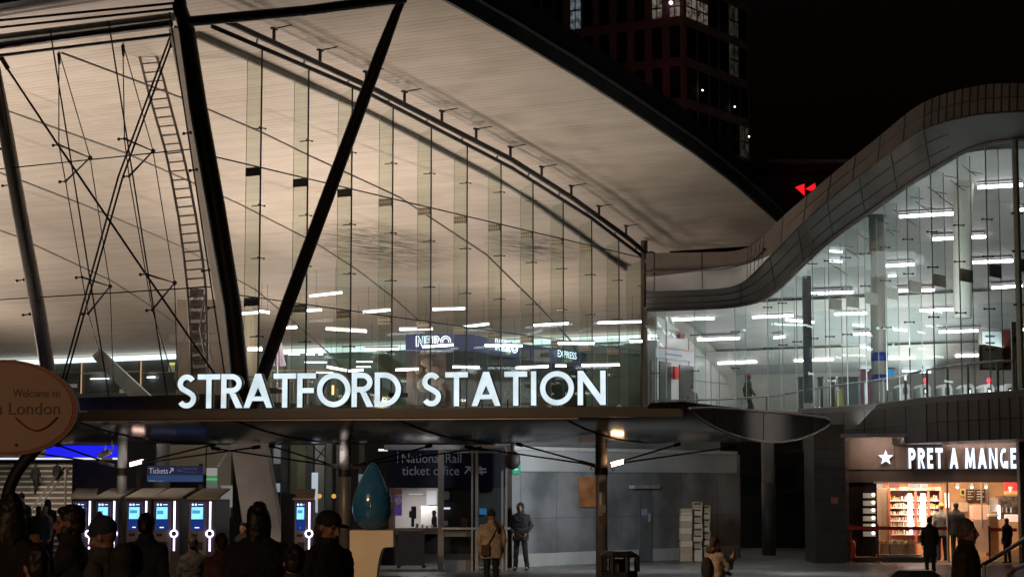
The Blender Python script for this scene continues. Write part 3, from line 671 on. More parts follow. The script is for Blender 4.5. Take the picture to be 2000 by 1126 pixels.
sign = thing('illuminated_sign', 'row of big glowing white capital letters standing on the canopy edge', 'sign', tuple(at(760, 795, 42)))
words = [('STRATFORD', 345, 783), ('STATION', 823, 1183)]
face_e = emis('letter_face', (.80, .94, 1.0), 1.12, (2.2, .72)); side_m = noisy('letter_side', (.03, .03, .035), (.06, .06, .065), 3, .35, .3)
for wd_, xa, xb in words:
    ya = lambda x: 797 + (790 - 797) * (x - 345) / 838
    D = lambda x: 42.6 + (41.35 - 42.6) * (x - 345) / 838
    pa = at(xa, ya(xa), D(xa)); pb_ = at(xb, ya(xb), D(xb)); ux = (pb_ - pa); Lw = ux.length; ux = ux.normalized()
    hgt = at(xa, ya(xa) - 66, D(xa)).z - pa.z
    gs = [glyph(c) for c in wd_]; gap0 = .2
    sxt = sum(g_[1] for g_ in gs); gap = (Lw / hgt - sxt) / (len(gs) - 1)
    x_ = 0
    for g_, wd in gs:
        q = MB(); qs = MB(); org = pa + ux * (x_ * hgt)
        for s_ in g_:
            shape3d(q, s_, org, ux, Z, hgt, -YV * .02, 0, 0)
            b = MB(); shape3d(qs, s_, org + YV * .03, ux, Z, hgt, YV * .16, 0, 0)
        # a slightly fatter dark can behind the face gives the thin rim
        qb = MB()
        for s_ in g_:
            if s_[0] == 'poly':
                cx_ = sum(p[0] for p in s_[1]) / len(s_[1])
            shape3d(qb, s_, org + YV * .03 - ux * .0, ux, Z, hgt, YV * .18, 0, 0)
            shape3d(qb, s_, org + YV * .1 + ux * .035 + Z * .01, ux, Z, hgt, YV * .12, 0, 0)
        lt = qb.build('letter', side_m, sign); q.build('letter_face', face_e, lt)
        x_ += wd + gap
    for k in range(int(Lw / .55)):
        p = pa + ux * (.2 + k * .55)
        MB().bar(p + YV * .1 - Z * .1, p + YV * .16 + Z * .12, .03, .03, X).build('standoff', steel, sign)
MB().bar(at(1180, 794, 41.35) + X * .22 - Z * .1, at(1180, 794, 41.35) + X * .36 + Z * .02, .1, .12).build('floodlight', white_m, sign)

# canopy poles with spotlights
pole_m = noisy('pole_grey', (.20, .19, .185), (.30, .285, .275), 1.3, .45, .3, detail=8)
def flood(p, dx, lit, parent, m_lit):
    q = MB(); ax = Vector((.16, 0, .02 * (1 if dx > 0 else -1))); ax = Vector((.17, 0, .045 * dx)); q.obox(p, ax, YV * .11, Vector((-.01, 0, .045)))
    o = q.build('floodlight', steel, parent)
    if lit: MB().obox(p + Z * .055 + Vector((0, -.02, 0)), ax * .85, YV * .11, Z * .008).obox(p - YV * .118 + Z * .0, ax * .8, YV * .004, Z * .034).build('lens', m_lit, o)
    MB().tube([p - Z * .04 + X * .1 * -dx, p - Z * .14 + X * .06 * -dx, p - Z * .16 - X * .1 * dx, p - Z * .06 - X * .16 * dx], .012, 5).build('cable_loop', black_m, o)
pl = [(237, 228, 247, 46.5, 'slim grey canopy pole beside the ticket machines, leftmost of the canopy poles', 905), (673, 662, 685, 46.2, 'canopy pole beside the blue droplet sculpture, its top brightly lit', 908), (1175, 1164, 1187, 46, 'canopy pole with an orange lit floodlight and pasted stickers', 905)]
for i, (xc, x0, x1, Yd, lb, yf) in enumerate(pl):
    base = at(xc, 1000, Yd); base.z = 0
    topz = at(xc, 864, Yd).z + .1
    pt = thing('canopy_pole', lb, 'pole', tuple(base), 'poles under the canopy')
    r_ = (at(x1, 900, Yd).x - at(x0, 900, Yd).x) / 2
    MB().tube([base, base + Z * topz], r_, 20).build('shaft', pole_m, pt, smooth=True)
    MB().lathe([(r_ + .06, 0), (r_ + .06, .03), (r_ + .02, .05)], base, 20).build('base_ring', steel, pt)
    MB().tube([base + Z * (at(0, yf + 8, Yd).z), base + Z * (at(0, yf + 22, Yd).z)], r_ + .02, 20).build('collar', steel, pt)
    pz = at(xc, yf, Yd).z
    me_ = emis('flood_warm', (1, .55, .28), 28) if i == 2 else emis('flood_pink', (1, .62, .5), 6)
    flood(base + Vector((.36, -.12, pz)), 1, i != 1, pt, me_)
    flood(base + Vector((-.32, -.12, pz)), -1, False, pt, me_)
    if i == 2:
        for y0, y1, c_ in ((940, 960, (.04, .05, .04)), (985, 1000, (.35, .33, .3)), (1006, 1024, (.12, .08, .08)), (926, 936, (.25, .3, .3))):
            pbox(1170, y0, 1183, y1, Yd - r_ - .01, .012).build('sticker', mat('sticker_%d' % y0, c_, .6), pt)
    for sx in (-1, 1):                                         # tie rods up to the canopy
        a = base + Vector((sx * .2, 0, pz - .02))
        for tx, ty in ((1.7, 1.5), (2.9, 0.4)):
            b = a + Vector((sx * tx, ty, .50 if ty > 1 else .42)); MB().tube([a, b], .022, 6).build('tie_rod', black_m, pt)
            MB().tube([b - (b - a) * .04, b + (b - a) * .03], .05, 6).build('tie_socket', black_m, pt)
# security camera on the leftmost pole
scm = thing('security_camera', 'white security camera hanging beside the blue lit panel', 'camera', tuple(at(205, 885, 45.5)))
p = at(205, 885, 45.5)
MB().obox(p, Vector((.13, -.05, .05)), Vector((.03, .06, 0)), Z * .055).build('housing', white_m, scm)
MB().tube([p + Z * .2, p + Z * .05], .02, 6).tube([p + Vector((.15, 0, .3)), p + Vector((.17, 0, .1)), p + Vector((.08, 0, -.02))], .018, 6).build('bracket', white_m, scm)
MB().obox(p - Z * .12 + X * .05, X * .12, YV * .05, Z * .025).build('plate', white_m, scm)

# leaning concrete leg of the V column below the canopy
leg = thing('leaning_column', 'broad leaning brown concrete column foot under the canopy', 'column', tuple(at(530, 1100, 54)))
q = MB(); A4 = [at(450, 862, 54), at(517, 862, 54), at(563, 1130, 53), at(490, 1130, 53)]
q.prism(A4, YV * .9).build('shaft', noisy('column_brown', (.34, .28, .245), (.45, .38, .33), 1.2, .6, detail=8), leg)
# ================================================================== GLAZED ENTRANCE HALL ON THE RIGHT
eh = thing('glazed_hall', 'curved glass hall with tiled grey roof band rising to the right', 'glass hall', (9, 66, 0))
DG = [(1255, 74), (1450, 70), (1520, 66.2), (1580, 63.1), (1640, 61.6), (1700, 59.9), (1750, 57.8), (1800, 55.6), (1850, 54.2), (1900, 53), (2000, 51), (2080, 49.8)]
def DGx(x): return interp(x, DG)
TOPL = [(1262, 494), (1400, 492), (1447, 490), (1466, 484), (1492, 462), (1521, 429), (1554, 400), (1620, 344), (1656, 314), (1699, 281), (1742, 245), (1788, 207), (1821, 191), (1853, 180), (1893, 170), (1939, 163), (2000, 162), (2080, 166)]
MID = [(1262, 530), (1400, 526), (1441, 520), (1468, 508), (1492, 486)]
CRE = [(1262, 568), (1414, 563), (1447, 557), (1468, 537), (1500, 502), (1529, 475), (1554, 446), (1623, 385), (1660, 356), (1699, 326), (1743, 293), (1794, 256), (1807, 249), (1837, 239), (1873, 229), (1916, 221), (2000, 216), (2080, 218)]
INN = [(1262, 606), (1350, 603), (1430, 599), (1485, 589), (1512, 573), (1535, 550), (1564, 520), (1604, 482), (1656, 442), (1692, 419), (1729, 393), (1775, 360), (1824, 331), (1873, 300), (1913, 283), (1959, 275), (2000, 272), (2080, 272)]
def arclen(pts, n):
    L_ = [0]
    for a, b in zip(pts, pts[1:]): L_.append(L_[-1] + math.hypot(b[0] - a[0], b[1] - a[1]))
    out = []
    for i in range(n + 1):
        d = L_[-1] * i / n; k = 0
        while k < len(pts) - 2 and L_[k + 1] < d: k += 1
        f_ = (d - L_[k]) / (L_[k + 1] - L_[k] + 1e-9); a, b = pts[k], pts[k + 1]
        out.append((a[0] + (b[0] - a[0]) * f_, a[1] + (b[1] - a[1]) * f_))
    return out
def smooth_px(p, n, it=3):
    q = arclen(p, n)
    for _ in range(it): q = [q[0]] + [((a[0] + 2 * b[0] + c[0]) / 4, (a[1] + 2 * b[1] + c[1]) / 4) for a, b, c in zip(q, q[1:], q[2:])] + [q[-1]]
    return q
NN = 60
tp = smooth_px(TOPL, NN); cr = smooth_px(CRE, NN); inn = smooth_px(INN, NN)
clad_m = noisy('cladding_panel', (.085, .067, .055), (.135, .108, .09), .7, .55, .1)
soff_p = noisy('soffit_panel', (.045, .041, .037), (.068, .063, .057), .6, .5, .1)
T3 = [at(x, y, DGx(x) - 2.1) for x, y in tp]; C3 = [at(x, y, DGx(x) - 2.3) for x, y in cr]; I3 = [at(x, y, DGx(x) - .1) for x, y in inn]
MB().grid([C3, T3]).build('fascia', clad_m, eh, smooth=True)
MB().grid([I3, C3]).build('soffit', soff_p, eh, smooth=True)
MB().grid([T3, [p + Vector((.3, 3.5, .2)) for p in T3], [p + Vector((.3, 3.5, .35)) for p in I3]]).build('roof', roof_dark, eh)
jl = MB()
for a, b in zip(T3, C3): pass
mids = [(a + b) / 2 - YV * .012 for a, b in zip(T3, C3)]
jl.tube(mids[NN // 3:], .018, 4)
ks = [1, 7, 13] + list(range(19, NN + 1, 1))
for k in ks:
    if k < 42 and k > 19 and (k - 19) % 4: continue
    jl.tube([T3[k] - YV * .012, C3[k] - YV * .012], .018, 4)
for k in (13.5, 14.2, 14.9, 15.6):
    i = int(k); f_ = k - i; jl.tube([(T3[i].lerp(T3[i + 1], f_)) - YV * .012, (C3[i].lerp(C3[i + 1], f_)) - YV * .012], .016, 4)
jl.build('panel_joint', black_m, eh)
js = MB()
for q in (.33, .66): js.tube([c.lerp(i_, q) - Z * .012 for c, i_ in zip(C3, I3)][:46], .014, 4)
for k in list(range(7, 46, 5)): js.tube([C3[k] - Z * .012, I3[k] - Z * .012], .014, 4)
js.build('soffit_joint', black_m, eh)
MB().tube([p - YV * .02 - Z * .02 for p in C3], .03, 5).build('drip_edge', steel, eh)
MB().tube([p - YV * .08 for p in I3], .07, 6).build('head_rail', steel, eh)
# lip between the roof edge and the lower left part of the band
lipp = [at(x, y, DGx(x) - 2.45) for x, y in smooth_px(MID, 16)]
MB().tube(lipp, .05, 6).build('lip', steel, eh)
# curved glass
JX = [1280, 1357, 1436, 1500, 1529, 1557, 1589, 1621, 1655, 1692, 1732, 1777, 1825, 1878, 1934, 1993, 2060]
def topz(x): return at(x, interp(x, INN), DGx(x)).z
def gp(x, z): p = at(x, 700, DGx(x)); return Vector((p.x, p.y, z))
GB2 = 4.72
xs = [1262] + JX
fin2 = glass('hall_fin', (.84, .90, .89), .05)
for a, b in zip(xs, xs[1:]):
    n = 3; xs_ = [a + (b - a) * i / n for i in range(n + 1)]
    MB().grid([[gp(x, GB2) for x in xs_], [gp(x, topz(x)) for x in xs_]]).build('glass_pane', glass_hall, eh)
jm2 = mat('hall_joint', (.38, .46, .46), .3)
for x in JX:
    o = MB().bar(gp(x, GB2), gp(x, topz(x)), .03, .03, X).build('glass_joint', jm2, eh)
    n_ = Vector((.62, .78, 0)) * .8 if x > 1500 else Vector((.42, .25, 0))
    MB().quad(gp(x, GB2) + n_ * .05, gp(x, GB2) + n_, gp(x, topz(x)) + n_, gp(x, topz(x)) + n_ * .05).build('glass_fin', fin2, o)
    MB().tube([gp(x, GB2) + n_, gp(x, topz(x)) + n_], .012, 4).build('fin_edge', jm2, o)
    for zz in ([6.4, 7.7] if x < 1500 else [6.9, 8.3, 9.3]):
        if zz < topz(x) - .3: MB().tube([gp(x, zz) - X * .13 - YV * .05, gp(x, zz) + X * .13 - YV * .05], .016, 5).ball(gp(x, zz) - X * .13 - YV * .05, .034, 6, 4).ball(gp(x, zz) + X * .13 - YV * .05, .034, 6, 4).build('glass_clamp', cable_m, o)
    if x > 1600 and topz(x) > 8.2:
        pm = noisy('splice_taupe', (.38, .35, .32), (.44, .41, .38)) if x > 1770 else noisy('splice_pale', (.5, .5, .45), (.6, .6, .55))
        MB().obox(gp(x, 7.95) + n_ * .5 - YV * .05, n_ * .45, Vector((-.02, .02, 0)), Z * .17).build('splice_plate', pm, o)
MB().tube([gp(1993, GB2), gp(1993, topz(1993))], .09, 8).build('post', noisy('teal_post', (.10, .15, .155), (.15, .21, .22), 3, .4, .3), eh)
# floor, slab edge band
hp = [gp(x, FLOOR) for x in (1262, 1350, 1450, 1500, 1540, 1580, 1640, 1700, 1750, 1800, 1850, 1900, 1950, 2000, 2080)]
far = [S(41, 34, FLOOR), S(41, .4, FLOOR), S(24, .4, FLOOR)]
MB().prism([p - YV * .05 for p in hp] + far, (0, 0, -.6)).build('floor_slab', noisy('hall_floor', (.22, .22, .21), (.3, .3, .29), 1, .5), eh)
def edge(z, dy): return [gp(x, z) + Vector((.0, dy, 0)) for x in range(1560, 2090, 20)]
MB().grid([edge(3.42, -.5), edge(4.5, -.5), edge(4.66, -.35), edge(4.7, .1)], flip=False).build('slab_edge', noisy('edge_cladding', (.028, .025, .023), (.045, .04, .037), .8, .6), eh)
q = MB(); e0 = edge(3.42, -.515); e1 = edge(4.5, -.515)
for k in range(0, len(e0), 2): q.tube([e0[k], e1[k]], .014, 4)
for k in range(12, len(e0)): q.tube([e0[k], e1[k]], .014, 4)
q.tube([(a + b) / 2 for a, b in zip(e0, e1)], .014, 4); q.build('panel_joint', black_m, eh)
MB().grid([edge(3.42, -.5), [p + YV * 6 for p in edge(3.42, -.5)]], flip=True).build('slab_soffit', noisy('undercroft_soffit', (.25, .25, .27), (.35, .35, .37), 1, .4), eh)
# interior: vaulted slatted ceiling, tiled wall, back wall
slat_m = ceiling_mat('slatted_ceiling', (.52, .54, .53), (.36, .38, .375), .3, .55, False)
cream = noisy('cream_panel', (.62, .62, .57), (.72, .71, .66), .8, .5)
GUW = [(6.0, 21.7), (6.77, 20.47), (8.11, 18.75), (8.95, 17.8), (9.98, 16.76), (11.76, 15.43), (13.41, 14.09), (14.59, 12.7), (15.54, 11.33), (17.98, 9.33), (20.93, 6.82), (22.84, 2.01), (27.3, 1.3), (27.5, .0), (60, -.3)]
def wmin(u): return max(.3, interp(u, GUW) + .25)
rows = [[S(u, wmin(u) + (33 - wmin(u)) * q, z) for q in (0, .2, .5, 1)] for u, z in curve_u(CEIL2, 6.4, 34.3, 60)]
MB().grid(rows, flip=True).build('ceiling', slat_m, eh, smooth=True)
rows = [[S(u, wv, z) for wv in (.3, 10, 30)] for u, z in curve_u(CEIL2, 34.3, 36.4, 8)]
MB().grid(rows, flip=True).build('vault_foot', cream, eh, smooth=True)
for u0, u1 in ((26.6, 27.9), (31.9, 33.2)):
    rows = [[S(u, wv, z - .12) for wv in (.3, 10, 30)] for u, z in curve_u(CEIL2, u0, u1, 4)]
    MB().grid(rows, flip=True).build('ceiling_band', cream, eh, smooth=True)
rows = [[S(u, wv, z - .1) for wv in (.3, 1.15)] for u, z in curve_u(CEIL2, 27.5, 36.2, 20)]
MB().grid(rows, flip=True).build('arch_band', cream, eh, smooth=True)
tile_m = noisy('tiled_wall', (.60, .62, .60), (.70, .71, .69), .6, .35)
cu = curve_u(CEIL2, 27.5, 36.2, 20)
MB().add([S(u, .45, z) for u, z in cu] + [S(u, .45, FLOOR) for u, z in cu], [(i, i + 1, 20 + i + 2, 20 + i + 1) for i in range(20)]).build('tiled_wall', tile_m, eh)
jw = MB()
for z in (5.6, 6.6, 7.6, 8.5): jw.bar(S(27.5, .47, z), S([36, 34.7, 32.6, 30][[5.6, 6.6, 7.6, 8.5].index(z)], .47, z), .02, .02)
for u in (28.4, 30.6, 32.9, 33.8): jw.bar(S(u, .47, FLOOR), S(u, .47, interp(u, CEIL2)), .02, .02, E)
jw.build('tile_joint', mat('joint_grey', (.2, .2, .2), .6), eh)
def tw(x, y, off=.5): return on(x, y, S(0, off, 0), E)
def wquad(x0, y0, x1, y1, y0b, y1b, name, m, off=.5, thick=.05):
    P4 = [tw(x0, y1, off), tw(x1, y1b, off), tw(x1, y0b, off), tw(x0, y0, off)]
    return MB().prism(P4, E * -thick).build(name, m, eh)
wquad(1272, 704, 1278, 790, 706, 790, 'doorway', dk_pane); wquad(1289, 705, 1311, 790, 708, 790, 'doorway', dk_pane); wquad(1328, 711, 1355, 790, 715, 790, 'doorway', dk_pane)
mp_ = wquad(1282, 678, 1356, 697, 687, 706, 'line_map', noisy('map_white', (.62, .63, .68), (.72, .73, .78), 3, .4), .56)
for x0, x1, y0, y1, c_, nm in ((1290, 1309, 677.5, 679.5, (.7, .05, .04), 'red'), (1310, 1331, 679.7, 682, (.05, .4, .33), 'teal'), (1333, 1354, 682.5, 685, (.8, .3, .06), 'orange'), (1300, 1332, 690, 693.5, (.18, .1, .35), 'purple')):
    P4 = [tw(x0, y0 + 1.6, .64), tw(x1, y1 + 1.6, .64), tw(x1, y1, .64), tw(x0, y0, .64)]
    MB().prism(P4, E * -.02).build('line_stripe', mat('stripe_' + nm, c_, .4), mp_)
MB().obox(tw(1320, 728, .6), G * .18, E * .05, Z * .26).build('call_point', mat('call_red', (.7, .04, .03), .4), eh)
MB().obox(tw(1331, 656, .6), G * .25, E * .05, Z * .1).build('signal_box', mat('box_rust', (.2, .06, .04), .5), eh)
# tube lights of the glazed hall, hung on the vault
hall_r = [((1910, 366), (1997, 361), 'highest tube light of the glazed hall, cut by the right post'), ((1757, 423), (1862, 417), 'tube light of the glazed hall right of the round column top'),
 ((1820, 467), (1925, 462), 'tube light of the glazed hall, second down on the right of the column'), ((1890, 513), (1978, 509), 'tube light of the glazed hall third down, beside the right post'),
 ((1937, 562), (1997, 558), 'tube light of the glazed hall fourth down against the right post'), ((1731, 519), (1785, 516), 'short tube light immediately right of the round column shaft'),
 ((1583, 573), (1666, 570), 'tube light just right of the dark thin post'), ((1753, 568), (1825, 566), 'sloping tube light crossing the brass plates right of the column'),
 ((1797, 606), (1894, 603), 'tube light of the glazed hall in the middle between column and right post'), ((1630, 613), (1692, 611), 'tube light left of the round column shaft'),
 ((1315, 624), (1394, 621), 'tube light nearest the bronze post, over the line map wall'), ((1470, 619), (1549, 616), 'tube light above the hooded walker'),
 ((1834, 648), (1915, 645), 'tube light above the ticket gates left of the timetable'), ((1363, 663), (1444, 660), 'tube light in the second row of the frontal glazing, left of the walker'),
 ((1403, 709), (1477, 706), 'lowest tube light of the frontal glazing just above the walker'), ((1552, 704), (1627, 701), 'low tube light behind the dark thin post'),
 ((1735, 699), (1787, 698), 'low tube light right of the blue banded column foot'), ((1867, 695), (1914, 693), 'low tube light left of the timetable board'),
 ((1534, 624), (1590, 629), 'drooping tube light ending at the dark thin post'), ((1512, 659), (1532, 657), 'small tube light in the grazing glass left of the dark post'),
 ((1668, 652), (1700, 651), 'small tube light touching the column on its left'), ((1990, 644), (1999, 643), 'stub of a tube light at the very right edge'), ((1986, 410), (1999, 409), 'stub of a tube light high at the right edge')]
tube_r = emis('tube_glow_pink', (1.0, .93, .98), 9)
for a, b, lb in hall_r:
    tube_light(onceil(*a, CEIL2, .15), onceil(*b, CEIL2, .15), lb, 'tube lights of the glazed hall', wires=False, r=.055, m=tube_r)
for a, b in (((1620, 490), (1645, 492)), ((1620, 509), (1645, 511)), ((1700, 469), (1718, 471)), ((1735, 539), (1750, 538)), ((1665, 634), (1687, 636)), ((1745, 643), (1772, 645)), ((1680, 677), (1700, 678)), ((1680, 721), (1716, 721)), ((1762, 724), (1818, 726))):
    p0, p1 = onceil(*a, CEIL2, .12), onceil(*b, CEIL2, .12); MB().tube([p0, p1], .05, 5).build('spot_strip', emis('strip_soft', (.85, .95, 1), 3), eh)
# round column with blue bands
rc = thing('round_column', 'tall round grey column with blue bands behind the curved glass', 'column', (at(1716, 600, 62.5).x, 62.5, FLOOR))
cx0 = at(1716, 600, 62.5); rr0 = 16 / FPX * 62.5; cb_ = Vector((cx0.x, 62.5, FLOOR))
colm = noisy('column_grey', (.38, .37, .34), (.46, .45, .42), 1, .35)
ct = at(1716, 425, 62.5).z - FLOOR
MB().tube([cb_, cb_ + Z * ct], rr0, 32).build('shaft', colm, rc, smooth=True)
for y0, y1 in ((688, 705), (731, 746)):
    MB().tube([cb_ + Z * (at(0, y1, 62.5).z - FLOOR), cb_ + Z * (at(0, y0, 62.5).z - FLOOR)], rr0 + .012, 32).build('band', mat('band_blue', (.03, .05, .35), .4), rc, smooth=True)
MB().lathe([(rr0 + .05, 0), (rr0 + .02, .08), (rr0 - .1, .1)], cb_ + Z * ct, 32).build('head', steel_grey, rc)
def px_thing(name, lb, cat, x, y, Yd, **k): return thing(name, lb, cat, tuple(at(x, y, Yd)), **k)
tpst = px_thing('dark_post', 'thin dark square post inside the curved glass', 'post', 1578, 780, 64.5)
pbox(1572, 538, 1584, 786, 64.5, .25).build('shaft', noisy('post_slate', (.05, .06, .07), (.08, .09, .10), 2, .4, .2), tpst)
rp = px_thing('steel_post', 'brushed steel post in front of the timetable board', 'post', 1983, 770, 52.6)
pbox(1979, 628, 1988, 768, 52.6, .12).build('shaft', brushed, rp); MB().ball(at(1982, 662, 52.5), .09, 10, 8).build('camera_dome', black_m, rp)
# big arched rib far right inside
MB().tube([at(1880, 620, 60), at(1880, 420, 60), at(1885, 350, 60), at(1898, 315, 60), at(1920, 292, 60), at(1950, 280, 60)], .28, 10).build('arch_rib', cream, eh, smooth=True)
# blinds-like short rods up the curved glass (glass clamps of the far side)
q = MB()
for i in range(26):
    x = 1608 + i * 11.3; y = interp(x, INN) + 26 + (i % 3) * 16; p = at(x, y, DGx(x) + 1.6)
    q.bar(p, p + Vector((.42, .1, -.05 if i % 2 else -.28)), .02, .02)
q.build('fin_clips', steel_grey, eh)
# handrail with posts
hr = px_thing('handrail', 'steel handrail with slim posts running along inside the curved glass', 'handrail', 1650, 780, 62)
HP = [(1275, 782), (1400, 780), (1450, 777), (1520, 772), (1560, 764), (1600, 757), (1660, 749), (1700, 744), (1750, 735), (1800, 724), (1850, 715), (1900, 709), (1950, 705), (2005, 703)]
hps = [at(x, y, DGx(x) + 1.0) for x, y in HP]
MB().tube(hps, .035, 8).build('rail', brushed, hr, smooth=True)
for x in (1357, 1400, 1448, 1497, 1530, 1565, 1600, 1636, 1690, 1725, 1768, 1810, 1850, 1890, 1948, 1985):
    p = at(x, interp(x, HP), DGx(x) + 1.0); MB().bar(Vector((p.x, p.y, FLOOR)), p, .06, .06, YV).build('post', steel_grey if x % 2 else brushed, hr)
# ticket gates
for i, (x, red) in enumerate(((1726, 1), (1768, 0), (1808, 1), (1850, 0), (1893, 0), (1932, 1), (1972, 0))):
    Yd = 63.5 - i * .9
    names = ['leftmost ticket gate, next to the round column', 'second ticket gate from the round column', 'ticket gate under the mirrored reflection with a red light', 'middle ticket gate of the row', 'ticket gate left of the timetable board', 'ticket gate below the timetable board with a red light', 'last ticket gate on the right beside the steel post']
    gt = px_thing('ticket_gate', names[i], 'ticket gate', x, 790, Yd, group='ticket gates in the glazed hall')
    zt_ = at(x, 748, Yd).z; xx = at(x, 748, Yd).x; k = Yd / FPX
    pts = [Vector((xx + dx * k, Yd, z)) for dx, z in ((-10, FLOOR), (10, FLOOR), (10, zt_ - .12), (6, zt_ - .03), (0, zt_), (-6, zt_ - .03), (-10, zt_ - .12))]
    MB().prism(pts, YV * 1.2).build('cabinet', noisy('gate_steel', (.4, .42, .42), (.52, .54, .54), 4, .35, .3), gt)
    MB().prism([Vector((xx + dx * k, Yd - .02, z)) for dx, z in ((-4, zt_ - .34), (4, zt_ - .34), (4, zt_ - .14), (-4, zt_ - .14))], YV * .015).build('reader', black_m, gt)
    MB().box(xx - 2.2 * k, xx + 2.2 * k, Yd - .04, Yd - .022, zt_ - .30, zt_ - .2).build('reader_light', emis('reader_white', (.9, 1, .95), 2.5), gt)
    if red: MB().ball(at(x, 742.5, Yd - .02), .075, 10, 8).build('red_light', emis('stop_red', (1, .03, .05), 5), gt)
    MB().box(xx + 11 * k, xx + 20 * k, Yd + .5, Yd + .54, FLOOR + .3, zt_ - .2).build('flap', fin2, gt)
tb = px_thing('timetable_board', 'grey timetable board with dark red side panel behind the curved glass', 'notice board', 1950, 720, 56)
pbox(1914, 641, 1990, 722, 56, .12).build('frame', steel_grey, tb); pbox(1920, 647, 1956, 718, 55.97, .02).build('sheet', noisy('sheet_grey', (.32, .36, .38), (.4, .44, .46), 3, .3), tb)
for y in (655, 668, 681): pbox(1925, y, 1943, y + 3, 55.95, .015).build('print_line', black_m, tb)
pbox(1960, 645, 1987, 714, 55.97, .02).build('side_panel', noisy('panel_maroon', (.08, .02, .02), (.14, .04, .03), 4, .3), tb)
wf_ = px_thing('wet_floor_sign', 'yellow wet floor sign standing behind the curved glass', 'floor sign', 1641, 803, 63)
b0 = at(1641, 800, 63); b0.z = FLOOR
MB().prism([b0 + Vector((-.15, 0, 0)), b0 + Vector((.15, 0, 0)), b0 + Vector((.07, .0, .72)), b0 + Vector((-.07, .0, .72))], YV * .03).build('front_leaf', mat('safety_yellow', (.8, .6, .03), .4), wf_)
MB().prism([b0 + Vector((-.15, .35, 0)), b0 + Vector((.15, .35, 0)), b0 + Vector((.07, .05, .72)), b0 + Vector((-.07, .05, .72))], YV * .03).build('rear_leaf', MATS['safety_yellow'], wf_)
# low booths and screens behind the gates
for x0, y0, x1, y1, c_ in ((1683, 722, 1712, 748, (.3, .12, .2)), (1736, 720, 1746, 734, (.03, .25, .5)), (1640, 738, 1676, 770, (.15, .18, .2)), (1560, 738, 1568, 770, (.05, .06, .08)), (1600, 738, 1607, 770, (.05, .06, .08)), (1622, 738, 1630, 770, (.05, .06, .08))):
    s_ = px_thing('booth', {1683: 'small pink toned booth left of the blue banded column', 1736: 'small blue screen right of the column foot', 1640: 'dull grey booth behind the wet floor sign', 1560: 'dark slim bollard left of the dark post', 1600: 'dark slim bollard right of the dark post', 1622: 'dark slim bollard left of the grey booth'}[x0], 'screen' if x0 == 1736 else ('bollard' if x0 in (1560, 1600, 1622) else 'booth'), (x0 + x1) / 2, 780, 69)
    s_.name = 'screen' if x0 == 1736 else ('bollard' if x0 in (1560, 1600, 1622) else 'booth')
    z1 = at(x0, y0, 69).z; xa = at(x0, y0, 69).x; xb = at(x1, y0, 69).x; z0 = FLOOR if x0 != 1736 else at(0, y1, 69).z
    MB().box(xa, xb, 69, 69.4, z0, z1).build('body', mat('booth_%d' % x0, c_, .4, emit=(c_ if x0 == 1736 else None), es=.8), s_)
    MB().box(xa - .03, xb + .03, 68.97, 69.43, z1, z1 + .05).build('cap', steel_grey, s_)
# low grey wall and vault joints at the back of the frontal part
MB().obox(S(36.1, 12, FLOOR + .75), E * 11.5, G * .06, Z * .75).build('dado', noisy('dado_grey', (.32, .32, .30), (.4, .4, .38), .8, .5), eh)

# ================================================================== TOWER AND DARK ROOFSCAPE BEHIND
tw_ = thing('tower_block', 'dark brick tower block with tall windows, some lit, behind the roof', 'tower block', tuple(at(1335, 500, 150)))
TC = at(1335, 40, 150); TC.z = 0
La = -E; Ra = Vector((math.sin(math.radians(33)), math.cos(math.radians(33)), 0)); 
brick_t = noisy('tower_brick', (.20, .135, .12), (.27, .185, .165), .5, .85)
q = MB(); H_ = 48
q.box(0, 1, 0, 1, 0, 1); q = MB()
A0 = TC; A1 = TC + La * 24; RL = (on(1463, 150, TC, Vector((Ra.y, -Ra.x, 0))) - TC).dot(Ra); A2 = TC + Ra * RL; A3 = A1 + Ra * RL
q.prism([A0, A1, A3, A2], (0, 0, H_)).build('wall', brick_t, tw_)
def onface(x, y, d): n = Vector((d.y, -d.x, 0)); return on(x, y, TC, n)
zb1 = onface(1335, 40, La).z; zb2 = onface(1335, 120, La).z; pitch = zb1 - zb2
pane_d = noisy('tower_pane', (.008, .008, .01), (.014, .014, .017), .4, .7, spec=.1)
lit1 = emis('tower_lit_warm', (1, .84, .66), .17, (2.2, .05)); lit2 = emis('tower_lit_cool', (.75, .88, 1), .17, (2.4, .1)); lit3 = emis('tower_lit_dim', (.9, .8, .6), .03, (1.5, .1))
def win(d, s0, s1, z0, z1, m):
    n = Vector((d.y, -d.x, 0)); n = n if n.y < 0 else -n
    P4 = [TC + d * s0 + Z * z0, TC + d * s1 + Z * z0, TC + d * s1 + Z * z1, TC + d * s0 + Z * z1]
    f_ = MB().prism([p + n * .06 for p in P4], -n * .05).build('window', m, tw_)
    mid = (s0 + s1) / 2; zm = (z0 + z1) / 2
    fr = MB().bar(TC + d * mid + n * .08 + Z * z0, TC + d * mid + n * .08 + Z * z1, .06, .04, n).bar(TC + d * s0 + n * .08 + Z * zm, TC + d * s1 + n * .08 + Z * zm, .06, .12)
    fr.build('frame', black_m, f_)
wl = [(1309, 1328), (1275, 1293), (1241, 1259), (1206, 1225), (1172, 1190), (1140, 1158), (1115, 1134), (1085, 1100), (1062, 1080), (1038, 1054)]
